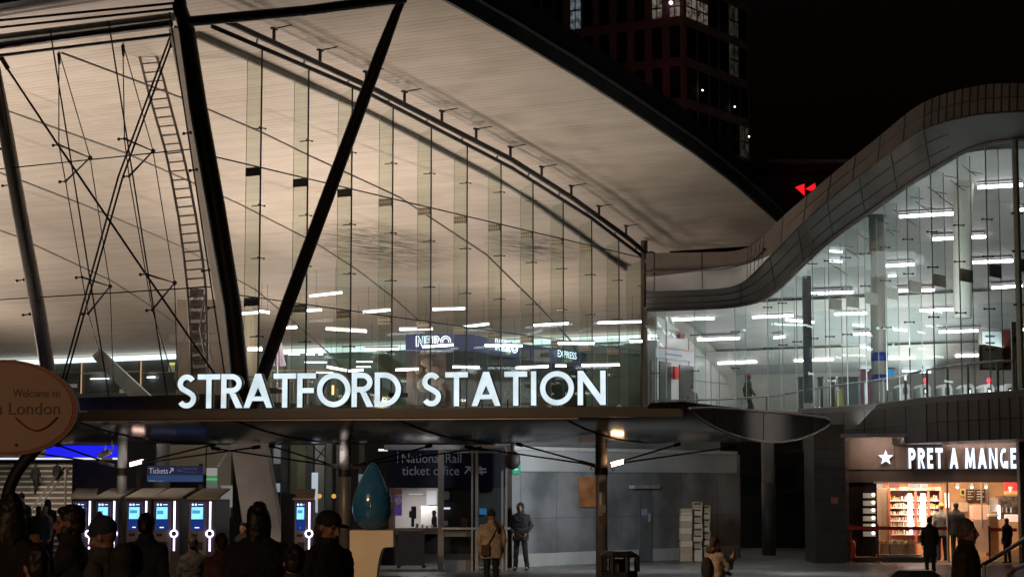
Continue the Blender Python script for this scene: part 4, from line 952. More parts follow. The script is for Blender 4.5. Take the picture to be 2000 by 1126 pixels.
for i, (xa, xb) in enumerate(wl):
    s0 = (onface(xb, 60, La) - TC).dot(La); s1 = (onface(xa, 60, La) - TC).dot(La)
    for k in range(-1, 3):
        z1 = zb1 - .35 - pitch * k; z0 = z1 - pitch + .75
        if k == -1:
            z1 = z0 + 1.55 * (1 if i < 2 else 1.9)
        m = pane_d
        if k == -1 and i in (0, 1): m = lit1
        if i == 6 and k in (-1, 0): m = lit2
        win(La, s0, s1, z0, z1, m)
        if k == -1 and i < 2: win(La, s0, s1, z1 + .2, z1 + 1.6, pane_d)
wr = [(1341, 1359), (1363, 1381), (1385, 1401), (1405, 1421), (1424, 1440), (1443, 1458)]
for i, (xa, xb) in enumerate(wr):
    s0 = (onface(xa, 60, Ra) - TC).dot(Ra); s1 = (onface(xb, 60, Ra) - TC).dot(Ra)
    for k in range(-1, 4):
        z1 = zb1 - .35 - pitch * k; z0 = z1 - pitch + .75
        if k == -1 and i < 2: z1 = z0 + 1.6
        m = pane_d
        if k == -1 and i < 2: m = lit1
        if i == 4 and k in (0, -1): m = lit3
        if i == 5 and k == 2: m = lit3
        win(Ra, s0, s1, z0, z1, m)
for x, y in ((1427, 210), (1455, 268), (1364, 178)):
    MB().ball(onface(x, y, Ra) - Ra * 0 + Vector((.3, -.3, 0)), .07, 6, 4).build('lamp', emis('pin_light', (1, .75, .5), 6 if x != 1364 else 1.5), tw_)
MB().ball(onface(1312, 8, La) + Vector((-.1, -.4, 0)), .16, 8, 6).build('lamp', emis('pink_lamp', (1, .6, .75), 3), tw_)
# dark shopping centre bulk with a red emblem
mall = px_thing('dark_building', 'low black building bulk with a red glowing emblem', 'building', 1600, 500, 120)
pbox(1440, 315, 2100, 600, 120, 6).build('wall', noisy('mall_black', (.012, .012, .012), (.02, .02, .02), 1, .8), mall)
pbox(1502, 311, 1700, 318, 117.5, 8).build('eave', noisy('eave_tan', (.16, .14, .12), (.2, .18, .16), 1, .7), mall)
pbox(1515, 318, 1690, 330, 118, 1).build('red_band', mat('band_red', (.05, .008, .006), .8), mall)
em = MB(); red_e = emis('emblem_red', (1, .012, .02), 1.0)
em.prism([at(1554, 365, 118), at(1571, 358.5, 118), at(1572, 381, 118)], YV * .2).build('emblem', red_e, mall)
MB().prism([at(1574, 368, 118), at(1592, 357, 118), at(1594, 368, 118), at(1584, 372, 118)], YV * .2).build('emblem', red_e, mall)

# ================================================================== UNDERCROFT
wall_p = noisy('metal_wall_panel', (.13, .14, .145), (.29, .30, .305), .9, .42, .25, detail=9, rr=(.3, .55))
uw = thing('panelled_wall', 'long grey metal panelled wall under the canopy', 'wall', tuple(at(1200, 1090, 58)))
WP0 = at(1000, 1106.5, 54.2); WP0.z = 0; WP1 = at(1440, 1085, 62.4); WP1.z = 0
WD = (WP1 - WP0).normalized(); WN = Vector((WD.y, -WD.x, 0)); WL = (WP1 - WP0).length
HW = 3.2
def won(x, y, o_=0): return on(x, y, WP0 + WN * o_, WN)
MB().prism([WP0, WP1 + WD * .2, WP1 + WD * .2 + Z * HW, WP0 + Z * HW], -WN * .25).build('panels', wall_p, uw)
q = MB()
for x in (1017, 1087, 1160, 1213, 1270, 1330, 1400): p = won(x, 900); p.z = 0; q.bar(p + WN * .004, p + WN * .004 + Z * HW, .012, .008, WN)
for y, zz in ((922, None), (1010, None)):
    z_ = won(1100, y).z; q.bar(WP0 + WN * .004 + Z * z_, WP1 + WN * .004 + Z * z_, .008, .016)
q.build('panel_joint', mat('wall_joint', (.11, .115, .12), .6), uw)
z_ = won(1100, 922).z; MB().prism([WP0 + Z * (z_ + .03) + WN * .02, WP1 + Z * (z_ + .03) + WN * .02, WP1 + Z * (HW - .02) + WN * .02, WP0 + Z * (HW - .02) + WN * .02], -WN * .02).build('upper_band', noisy('upper_band_grey', (.30, .31, .31), (.40, .41, .41), .5, .5, detail=8), uw)
MB().prism([WP0 + Z * .004 + WN * .03, WP1 + Z * .004 + WN * .03, WP1 + WN * .03 + Z * .36, WP0 + WN * .03 + Z * .36], -WN * .03).build('plinth', noisy('plinth_stone', (.36, .37, .35), (.46, .46, .44), 1.5, .6), uw)
MB().prism([WP0 + Z * HW + WN * .05, WP1 + Z * HW + WN * .05, WP1 + Z * (HW + .1) + WN * .05, WP0 + Z * (HW + .1) + WN * .05], -WN * .3).build('coping', noisy('coping_pale', (.4, .4, .38), (.5, .5, .47)), uw)
a = won(1247, 1083, .02); b = won(1272, 955, .02)
dr = MB(); dx = (b - a).dot(WD); dr.prism([Vector((a.x, a.y, .02)), Vector((a.x, a.y, .02)) + WD * dx, Vector((a.x, a.y, b.z)) + WD * dx, Vector((a.x, a.y, b.z))], WN * .04)
door = dr.build('door', noisy('door_grey', (.10, .105, .11), (.14, .145, .15), 2, .5), uw)
MB().obox(won(1259, 950, .12), WD * .62, WN * .1, Z * .05).build('door_hood', noisy('hood_metal', (.35, .36, .38), (.45, .46, .48), 3, .35, .5), uw)
MB().obox(won(1259, 999, .07), WD * .12, WN * .01, Z * .1).build('door_sign', mat('door_sign_blue', (.25, .3, .45), .4), door)
MB().obox(won(1269, 1010, .1), WD * .02, WN * .05, Z * .12).build('handle', brushed, door)
MB().obox(won(1008, 914, .06), WD * .17, WN * .02, Z * .15).build('exit_sign', mat('sign_green', (.02, .30, .16), .4, emit=(.02, .3, .15), es=.25), uw)
MB().obox(won(1008, 914, .085), WD * .07, WN * .005, Z * .05).build('exit_mark', white_m, uw)
ps = tag(MB().obox(won(1150, 960, .05), WD * (.0 + (won(1168, 960) - won(1132, 960)).length / 2), WN * .03, Z * .42).build('poster', noisy('poster_orange', (.20, .075, .025), (.42, .18, .07), 2.5, .5), None), 'orange poster on the metal wall beside the canopy pole', 'poster')
# upper strip glazing above the wall
MB().prism([WP0 + Z * 3.32 + WN * -.6, WP1 + Z * 3.32 - WN * .6, WP1 + Z * 3.9 - WN * .6, WP0 + Z * 3.9 - WN * .6], -WN * .1).build('upper_strip', noisy('strip_green', (.13, .15, .145), (.2, .22, .21), 1, .3), uw)
dm = thing('dome_camera', 'dark drop pendant camera housing hanging from the canopy near the green sign', 'camera', tuple(at(1001, 893, 52)))
p = at(1001, 897, 52); MB().lathe([(.0, -.26), (.14, -.22), (.21, -.08), (.2, .1), (.12, .2), (.03, .24)], p, 16).build('housing', noisy('housing_brown', (.03, .022, .02), (.05, .04, .035)), dm, smooth=True)
MB().tube([p + Z * .2, p + Z * .62], .045, 8).build('stem', black_m, dm)
# undercroft dark back, columns, doors
ub = thing('undercroft_wall', 'black recessed wall of the undercroft between metal wall and shop', 'wall', tuple(at(1500, 1080, 68)))
p0 = at(1380, 1000, 72); p1 = at(1700, 1000, 70)
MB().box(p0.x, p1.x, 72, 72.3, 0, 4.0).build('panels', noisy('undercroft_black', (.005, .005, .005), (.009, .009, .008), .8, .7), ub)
MB().box(at(1575, 1000, 71.9).x, at(1580, 1000, 71.9).x, 71.85, 71.9, .3, 3).build('handle_bar', brushed, ub); MB().box(at(1511, 1000, 71.9).x, at(1515, 1000, 71.9).x, 71.85, 71.9, .3, 3).build('handle_bar', steel_grey, ub)
uc = px_thing('undercroft_column', 'round dim brown column in the dark undercroft', 'column', 1502, 1080, 64)
c = at(1501, 1000, 64); c.z = 0; MB().tube([c, c + Z * 3.9], .21, 20).build('shaft', noisy('ucol_brown', (.06, .052, .045), (.09, .08, .07), 1, .7), uc, smooth=True)
MB().tube([c, c + Z * 2.35], .22, 20).build('sleeve', noisy('ucol_sleeve', (.02, .018, .014), (.03, .026, .02), 1, .6), uc, smooth=True)
bp = px_thing('brick_pier', 'dark tiled pier with a small red notice left of the sandwich shop', 'pier', 1622, 1098, 57.5)
a = at(1593, 1097, 57.5); b = at(1650, 864, 57.5)
pr_ = noisy('pier_tile', (.028, .025, .022), (.045, .04, .036), 1.5, .5)
MB().box(a.x, b.x, 57.5, 59.5, 0, 4.0).build('shaft', pr_, bp)
q = MB()
for z in [.3 * i for i in range(1, 13)]: q.box(a.x - .005, b.x + .005, 57.49, 57.5, z, z + .015)
q.build('tile_joint', black_m, bp)
MB().box(at(1624, 980, 57.4).x, at(1638, 980, 57.4).x, 57.46, 57.48, at(0, 983, 57.4).z, at(0, 970, 57.4).z).build('notice', mat('notice_red', (.30, .09, .07), .5), bp)
rp_ = px_thing('dark_pier', 'black pier cutting off the shop at the right edge', 'pier', 1995, 1098, 55)
MB().box(at(1991, 900, 55).x, at(1991, 900, 55).x + 3, 55, 55.3, 0, 4).build('shaft', pr_, rp_); MB().box(at(1991, 900, 55).x + .0, at(1991, 900, 55).x + 3.05, 54.95, 54.99, 0, .3).build('plinth', steel, rp_)

# ================================================================== SANDWICH SHOP
SY = 58.0
sh = px_thing('sandwich_shop', 'warmly lit sandwich shop with glowing white condensed letters on its fascia', 'shop', 1815, 1098, SY)
def sx(x): return at(x, 1000, SY).x
def sz(y): return at(1800, y, SY).z
fas = noisy('shop_fascia', (.27, .19, .15), (.38, .28, .22), 1.2, .45, detail=4)
pbox(1650, 850, 1990, 916, SY, .2).build('fascia', fas, sh)
q = MB()
for x in (1660, 1749, 1849, 1927): q.box(sx(x), sx(x) + .02, SY - .006, SY, sz(916), sz(850))
q.build('fascia_joint', mat('joint_brown', (.15, .1, .08), .6), sh)
pbox(1650, 846, 1985, 853, SY - 1.2, 1.2).build('soffit_strip', noisy('strip_lilac', (.4, .4, .5), (.6, .6, .7), 4, .25, .6), sh)
pbox(1652, 916, 1990, 941, SY + .05, .1).build('transom_glass', noisy('transom_brown', (.16, .115, .09), (.26, .2, .165), .7, .15, .2, detail=2), sh)
pbox(1650, 860, 1656, 1098, SY - .05, .2).build('frame', noisy('frame_brown', (.16, .11, .085), (.22, .16, .12)), sh)
pbox(1650, 1087, 1830, 1100, SY - .02, .25).build('stall_riser', noisy('riser_brown', (.05, .038, .03), (.08, .06, .05), 2, .4), sh)
pbox(1714, 1082, 1800, 1086, SY - .06, .2).build('sill', brushed, sh)
pbox(1707, 940, 1850, 943, SY - .03, .1).build('frame', noisy('lit_trim', (.7, .5, .38), (.8, .6, .45)), sh)
shw = emis('shop_letters', (.80, .90, 1.0), 1.5); shs = mat('letter_side_lilac', (.12, .12, .35), .4)
def shop_word(w_, x0, x1, y0=874, y1=914):
    a = at(x0, y1, SY - .16); b = at(x1, y1, SY - .16); h = at(x0, y0, SY - .16).z - a.z; L_ = b.x - a.x
    gs = []
    for c_ in w_:
        if c_ in 'PRETANSIFOD': gs.append(glyph(c_, .22))
        elif c_ == 'M': gs.append(([('poly', [(0, 0), (.26, 0), (.26, .55), (.42, .05), (.58, .05), (.74, .55), (.74, 0), (1, 0), (.92, 1), (.70, 1), (.5, .42), (.30, 1), (.08, 1)])], 1.0))
        elif c_ == 'G': gs.append(([ribbon(arc(.42, .5, .30, 60, 320, 22, .39), .2), ('poly', [(.40, .36), (.78, .36), (.78, 0.0), (.58, .0), (.58, .22), (.40, .22)])], .8))
    tot = sum(g_[1] for g_ in gs) + .22 * (len(gs) - 1); s_ = L_ / tot; x_ = 0
    for g_, wd in gs:
        q = MB()
        for shp in g_:
            for side in (0,):
                if shp[0] == 'poly': s2 = ('poly', [((p[0] + x_) * s_, p[1] * h) for p in shp[1]])
                else: s2 = (shp[0], [((p[0] + x_) * s_, p[1] * h) for p in shp[1]], [((p[0] + x_) * s_, p[1] * h) for p in shp[2]])
                shape3d(q, s2, a, X, Z, 1.0, YV * .1, 0, 1)
        q.build('letter', [shw, shs], sh); x_ += wd + .22
shop_word('PRET', 1775, 1842); shop_word('A', 1855, 1872); shop_word('MANGER', 1885, 2003)
cs_ = at(1730, 893, SY - .15); sp = []
for i in range(10):
    r_ = .235 if i % 2 == 0 else .10; a_ = math.pi / 2 + i * math.pi / 5; sp.append((r_ * math.cos(a_), r_ * math.sin(a_)))
q = MB(); shape3d(q, ('poly', sp), cs_, X, Z, 1.0, YV * .1, 0, 1); q.build('star', [shw, shs], sh)
# interior
inner = noisy('shop_inner', (.58, .33, .17), (.72, .44, .25), .8, .6)
MB().box(sx(1650), sx(2100), SY + 5, SY + 5.1, 0, 3.4).build('back_wall', inner, sh)
MB().box(sx(1650), sx(2100), SY + .3, SY + 5, .004, .02).build('floor', noisy('shop_floor', (.22, .16, .12), (.3, .22, .17), 2, .35), sh)
MB().box(sx(1650), sx(2100), SY + .2, SY + 5, 3.35, 3.4).build('ceiling', noisy('shop_ceiling', (.3, .22, .17), (.4, .3, .24)), sh)
MB().box(sx(1648), sx(1651), SY, SY + 5, 0, 3.4).build('side_wall', inner, sh)
pbox(1656, 941, 1712, 1086, SY + .15, .08).build('door_pane', noisy('door_dark', (.03, .022, .02), (.06, .045, .04), .7, .2), sh)
# open crisp and bottle fridges with lit uprights
fr_red = noisy('fridge_red', (.50, .13, .10), (.6, .2, .15), 1, .5); glowp = emis('fridge_glow', (1, .82, .72), 7)
fg = px_thing('display_fridge', 'red framed display fridge with bright uprights and filled shelves', 'fridge', 1800, 1085, SY + 1.6)
FY = SY + 1.4
MB().box(sx(1757), sx(1862), FY + .5, FY + .55, .5, sz(952)).build('back_panel', noisy('fridge_back', (.55, .30, .24), (.68, .42, .33), 2, .5), fg)
for x in (1752, 1806, 1832, 1856): MB().box(sx(x), sx(x) + .06, FY, FY + .5, .1, sz(952)).build('side_frame', fr_red, fg)
MB().box(sx(1752), sx(1858), FY - .02, FY + .5, sz(957), sz(950)).build('header', noisy('header_mixed', (.55, .1, .08), (.8, .65, .55), 3.5, .5), fg)
for x0, x1, y0, y1 in ((1775, 1781, 963, 1030), (1800, 1807, 963, 1030), (1847, 1853, 962, 990), (1777, 1782, 1033, 1042)):
    pbox(x0, y0, x1, y1, FY - .1, .05).build('light_strip', glowp, fg)
sm_ = [mat('pack_%d' % i, c_, .5) for i, c_ in enumerate(((.85, .75, .6), (.62, .28, .2), (.88, .82, .76), (.75, .48, .22), (.42, .4, .2), (.7, .5, .42)))]
for r_, y in enumerate((975, 990, 1003, 1016, 1027, 1043)):
    zz = sz(y) - .02
    MB().box(sx(1755), sx(1858), FY + .05, FY + .48, zz - .03, zz).build('shelf', white_m, fg)
    qs = [MB() for _ in sm_]
    x_ = 1757
    while x_ < 1852:
        w_ = random.choice((2.2, 3, 4)); h_ = random.uniform(.07, .15); qs[random.randrange(6)].box(sx(x_), sx(x_ + w_), FY + .08, FY + .2, zz, zz + h_); x_ += w_ + random.choice((.4, 1, 2.2))
    for q, m in zip(qs, sm_):
        if q.v: tag(q.build('goods', m, fg), 'packed food on the fridge shelf', kind='stuff')
MB().box(sx(1722), sx(1751), FY - .2, FY + .3, .5, sz(952)).build('blind', noisy('grey_blind', (.30, .24, .19), (.40, .33, .27), .9, .8, stretch=(6, 1, 1)), fg)
MB().box(sx(1720), sx(1723), FY - .25, FY + .3, .0, sz(952)).build('side_frame', fr_red, fg); MB().box(sx(1750), sx(1754), FY - .25, FY + .3, .1, sz(952)).build('side_frame', fr_red, fg)
for i, (x0, x1, c_) in enumerate(((1709, 1723, (.85, .8, .75)), (1737, 1755, (.75, .25, .25)), (1776, 1796, (.85, .75, .7)), (1799, 1812, (.9, .85, .8)))):
    pbox(x0, 944, x1, 952, SY + .6, .1).build('header_lightbox', mat('header_%d' % i, c_, .5, emit=c_, es=.5), fg)
bread = px_thing('bread_shelf', 'tall rack of pale bread trays behind the shop door', 'shelf', 1702, 1050, SY + .2)
MB().box(sx(1684), sx(1686), SY + .08, SY + .13, .5, sz(958)).box(sx(1711), sx(1713), SY + .08, SY + .13, .5, sz(958)).build('frame', steel, bread)
for y in (962, 977, 992, 1007, 1022, 1037):
    pbox(1686, y, 1710, y + 9.5, SY + .1, .04).build('tray', noisy('tray_cream', (.5, .48, .38), (.62, .60, .5), 3, .5, emit=(.5, .45, .35), es=.25), bread)
    MB().ball(at(1706, y + 3, SY + .08), .05, 8, 6).build('lamp', emis('rack_lamp', (1, .75, .55), 3), bread)
for i, x in enumerate((1730, 1750, 1767, 1782)):
    cr_ = px_thing('wooden_crate', ['leftmost wooden crate of snacks on the shop floor, heaped with orange packs', 'second wooden snack crate, under the blind', 'third wooden snack crate, with green topped packs', 'rightmost wooden snack crate, beside the man in the dark coat'][i], 'crate', x, 1085, SY + .45, group='snack crates in the shop window')
    xa, xb = sx(x - 8), sx(x + 8.5)
    MB().box(xa, xb, SY + .3, SY + .7, .12, sz(1062)).build('box', noisy('crate_wood_%d' % (i % 2), (.40 - .1 * (i % 2), .22 - .05 * (i % 2), .10), (.55 - .1 * (i % 2), .32, .16), 2, .7), cr_)
    pk = [MB(), MB(), MB()]
    for k in range(14): pk[k % 3].obox((random.uniform(xa, xb), SY + random.uniform(.32, .6), sz(1062) + random.uniform(0, .07)), X * .05, YV * .03, Vector((random.uniform(-.03, .03), 0, .05)))
    for k, m in enumerate(([sm_[3], sm_[3], sm_[1]], [sm_[4], sm_[2], sm_[3]], [sm_[4], sm_[2], sm_[4]], [sm_[2], sm_[4], sm_[1]])[i]): pk[k].build('snack_packs', m, cr_)
cn = px_thing('shop_counter', 'pale shop counter with serving screen and till', 'counter', 1925, 1085, SY + 1.3)
pbox(1902, 1014, 1932, 1078, SY + 1.0, .6).build('front', noisy('counter_pink', (.6, .42, .34), (.7, .5, .42), 1, .5), cn)
pbox(1900, 986, 1931, 1013, SY + 1.2, .4).build('screen', noisy('counter_pink2', (.66, .44, .36), (.74, .52, .44), 1, .5), cn)
pbox(1932, 1008, 1950, 1085, SY + 1.3, .4).build('end_panel', noisy('counter_wood', (.4, .2, .08), (.5, .27, .12)), cn)
pbox(1933, 972, 1949, 998, SY + 1.1, .1).build('till', noisy('till_grey', (.38, .36, .36), (.45, .43, .43)), cn)
pbox(1950, 986, 1953, 1012, SY + 1.0, .05).build('light_strip', glowp, cn); pbox(1931, 1003, 1955, 1008, SY + 1.0, .5).build('worktop', white_m, cn)
pbox(1929, 950, 1932, 985, SY + 1.0, .04).build('screen_post', brushed, cn)
mb_ = px_thing('coffee_machine', 'dark coffee machine with chrome glints on the shop counter', 'coffee machine', 1972, 1010, SY + 1.6)
pbox(1953, 968, 1990, 1012, SY + 1.6, .5).build('body', noisy('machine_dark', (.05, .04, .04), (.3, .26, .24), 6, .25, .6), mb_)
for x in (1958, 1966, 1975): MB().tube([at(x, 990, SY + 1.55), at(x, 1000, SY + 1.55)], .03, 6).build('tap', brushed, mb_)
pbox(1965, 1004, 1990, 1018, SY + 1.4, .2).build('drip_tray', mat('tray_lit', (.8, .65, .6), .4, emit=(.9, .7, .6), es=.6), mb_)
pn = px_thing('backlit_poster', 'red backlit poster panel with a white cup at the shop right side', 'menu panel', 1973, 960, SY + .9)
pbox(1962, 918, 1987, 963, SY + .9, .06).build('panel', mat('menu_red', (.5, .05, .05), .4, emit=(.9, .08, .06), es=.5), pn)
pbox(1962, 958, 1987, 964, SY + .88, .06).build('strip', mat('menu_orange', (.8, .3, .1), .4, emit=(1, .45, .15), es=.8), pn)
c = at(1974, 955, SY + .85); MB().lathe([(.04, -.08), (.065, .08)], c, 12).build('cup', mat('cup_white', (.8, .7, .65), .5, emit=(1, .8, .7), es=.6), pn)
nb = px_thing('wall_notice', 'small yellow notice on the shop back wall', 'notice', 1880, 963, SY + 4.9); pbox(1875, 953, 1886, 968, SY + 4.9, .03).build('sheet', mat('yellow_sheet', (.75, .65, .3), .5), nb); pbox(1878, 957, 1883, 964, SY + 4.88, .01).build('mark', black_m, nb)
pbox(1858, 980, 1890, 998, SY + 4.5, .3).build('cup_stack', noisy('cups_pale', (.55, .42, .33), (.7, .55, .45), 6), cn)
MB().box(sx(1850), sx(1853), SY, SY + .15, 0, sz(941)).build('frame', MATS['frame_brown'], sh); MB().box(sx(1932), sx(1934), SY + .9, SY + 1, 1.0, sz(941)).build('frame', brushed, sh)
for i, (x0, x1) in enumerate(((1888, 1903), (1906, 1924))):
    mbd = px_thing('menu_board', ['left dark menu board on the shop back wall', 'right dark menu board on the shop back wall'][i], 'menu board', (x0 + x1) / 2, 975, SY + 4.7, group='menu boards in the shop')
    pbox(x0, 955, x1, 978, SY + 4.8, .05).build('board', mat('menu_black', (.04, .03, .03), .5), mbd)
    for k in range(4): pbox(x0 + 2, 958 + k * 5, x1 - 2 - (k % 2) * 4, 960 + k * 5, SY + 4.77, .02).build('print_line', mat('menu_text', (.7, .6, .5), .5), mbd)
for i, x in enumerate((1870, 1898, 1926)):
    pdl = px_thing('pendant_lamp', 'small glowing pendant lamp in the shop, %s of three' % ('leftmost', 'middle', 'rightmost')[i], 'lamp', x, 950, SY + 2.4, group='pendant lamps in the shop')
    c = at(x, 949, SY + 2.4); MB().lathe([(.03, .1), (.10, 0), (.09, -.01)], c, 12).build('shade', brushed, pdl); MB().ball(c - Z * .02, .045, 8, 6).build('bulb', emis('bulb_amber', (1, .72, .42), 9), pdl); MB().tube([c + Z * .1, Vector((c.x, c.y, 3.35))], .008, 4).build('cord', black_m, pdl)
# queue belts
for x0, x1, y, lb in ((1656, 1850, 1030, 'long red retractable queue belt across the shop front'), (1931, 1986, 1033, 'short red queue belt at the right of the shop door')):
    qb = px_thing('queue_barrier', lb, 'barrier', (x0 + x1) / 2, 1100, SY - .5, group='queue belts at the shop')
    a = at(x0, y, SY - .5); b = at(x1, y + 1, SY - .5)
    MB().bar(a, b, .01, .1).build('belt', mat('belt_red', (.38, .015, .02), .6), qb)
    for xx in ([1714, 1662] if x0 < 1700 else [1932]):
        c = at(xx, y, SY - .45); c.z = 0; MB().lathe([(.17, 0), (.17, .02), (.03, .05), (.03, a.z + .06), (.04, a.z + .1)], c, 12).build('post', mat('belt_post', (.10, .015, .015), .4), qb)
ex = px_thing('fire_extinguisher', 'red fire extinguisher standing inside the shop door', 'extinguisher', 1665, 1085, SY - .2)
c = at(1666, 1085, SY - .25); c.z = .14; MB().lathe([(.08, 0), (.085, .05), (.085, .42), (.05, .5), (.02, .52)], c, 14).build('cylinder', mat('ext_red', (.45, .03, .02), .35), ex, smooth=True); MB().tube([c + Z * .52, c + Z * .58 + X * .08, c + Z * .3 + X * .12], .012, 5).build('hose', black_m, ex)
# ================================================================== TICKET HALL UNDER THE CANOPY
th = thing('ticket_hall_front', 'dim glazed ticket hall front with pillars behind the machines', 'hall front', tuple(at(500, 1080, 62)))
dimw = noisy('hall_dim', (.06, .055, .05), (.11, .10, .09), .4, .7)
pbox(-200, 850, 1000, 1130, 76, .3).build('back_wall', dimw, th)
for x0, x1, y0, y1, Yd, c_, nm in ((225, 262, 868, 1010, 66, (.10, .10, .12), 'pillar'), (300, 330, 868, 1000, 70, (.30, .26, .20), 'wall_panel'), (330, 402, 868, 925, 70, (.42, .34, .25), 'wall_panel'), (402, 452, 868, 1010, 70, (.38, .33, .28), 'wall_panel'),
                                   (566, 597, 868, 1010, 62, (.34, .32, .20), 'pillar'), (548, 562, 868, 1010, 63, (.12, .14, .16), 'pillar'), (612, 634, 868, 1010, 66, (.22, .23, .24), 'pillar'), (634, 648, 862, 1090, 60, (.10, .10, .085), 'pillar'),
                                   (596, 612, 868, 1090, 59.5, (.035, .032, .03), 'pillar'), (655, 664, 868, 1090, 59.5, (.035, .03, .028), 'pillar'), (700, 712, 868, 1000, 64, (.11, .10, .09), 'pillar'), (528, 548, 868, 1080, 64, (.07, .08, .09), 'pillar')):
    pbox(x0, y0, x1, y1, Yd, .5).build(nm, noisy('th_%d' % x0, c_, tuple(v * 1.3 for v in c_), .8, .5), th)
for x0, x1, y0, y1, c_, e_ in ((403, 424, 913, 928, (.8, .75, .7), .25), (403, 424, 928, 960, (.45, .5, .5), .12), (431, 454, 947, 990, (.7, .68, .62), .15), (608, 621, 922, 1000, (.55, .62, .75), .5), (528, 547, 943, 960, (.5, .55, .65), .25), (700, 715, 925, 950, (.3, .36, .38), .12), (739, 757, 876, 880, (.9, .95, .9), .8), (534, 548, 870, 905, (.3, .32, .35), .1)):
    pbox(x0, y0, x1, y1, 58.8, .05).build('notice', mat('ntc_%d_%d' % (x0, y0), c_, .5, emit=c_, es=e_), th)
pbox(403, 933, 424, 937, 58.7, .05).build('led_text', emis('led_green', (.1, .9, .2), .5), th)
for x in (624, 652): MB().ball(at(x, 968, 58.6), .07, 8, 6).build('lamp', emis('orange_lamp', (1, .5, .12), .7), th)
for a, b in (((612, 872), (636, 892)), ((636, 872), (612, 905))): MB().tube([at(*a, 59), at(*b, 59)], .02, 5).build('brace', black_m, th)
MB().tube([at(300, 868, 68), at(262, 925, 66)], .05, 6).tube([at(452, 868, 66), at(425, 912, 65)], .04, 6).build('stair_rail', brushed, th)
pbox(750, 868, 1004, 878, 56, .15).build('clerestory', noisy('clerestory_pale', (.3, .33, .35), (.38, .4, .42)), th)
# blue lit display panel over the stairs
bpn = px_thing('blue_light_panel', 'bright blue backlit panel hanging over the stairs', 'light panel', 160, 880, 55)
pbox(88, 869, 234, 893, 55, .25).build('panel', emis('deep_blue_glow', (.018, .02, 1.0), .95, (.5, .8)), bpn)
pbox(-40, 893, 234, 896.5, 54.95, .2).build('white_strip', emis('strip_white', (.85, .85, 1), 1.0), bpn)
pbox(-40, 897, 262, 904, 54.8, .6).build('valance', noisy('valance_dark', (.05, .045, .055), (.08, .07, .085), 1), bpn)
# stairs
sr = px_thing('staircase', 'broad stone staircase rising behind the crowd on the left', 'staircase', 90, 1010, 61)
stone = noisy('stair_stone', (.10, .085, .07), (.17, .14, .12), 1.5, .7)
xL = at(-60, 960, 62).x; xR = at(146, 960, 59).x
for k in range(20):
    MB().box(xL, xR, 59 + .32 * k, 59.36 + .32 * k, (0 if k < 1 else .17 * k - .02), .17 * (k + 1)).build('step', stone, sr)
    MB().box(xL, xR - .01, 58.985 + .32 * k, 59.02 + .32 * k, .17 * (k + 1) - .05, .17 * (k + 1) + .006).build('nosing', noisy('nosing_pale', (.55, .50, .44), (.68, .62, .55), 2, .5), sr)
MB().box(xR, xR + 1.6, 58.6, 66, 0, 3.8).build('side_wall', noisy('stair_side', (.09, .08, .08), (.13, .12, .12)), sr)
for dx_ in (0, 12):
    MB().tube([at(60 + dx_, 995, 59), at(128 + dx_, 905, 64.5)], .03, 6).build('handrail', brushed, sr)
MB().tube([at(22, 935, 60), at(50, 903, 63)], .03, 6).build('handrail', brushed, sr); MB().tube([at(128, 1000, 61), at(128, 915, 61)], .035, 6).build('handrail_post', steel_grey, sr)
gls = MB(); gls.quad(at(-20, 960, 60), at(60, 960, 60), at(60, 870, 63), at(-20, 870, 63)).build('glass_side', glass_dark, sr)

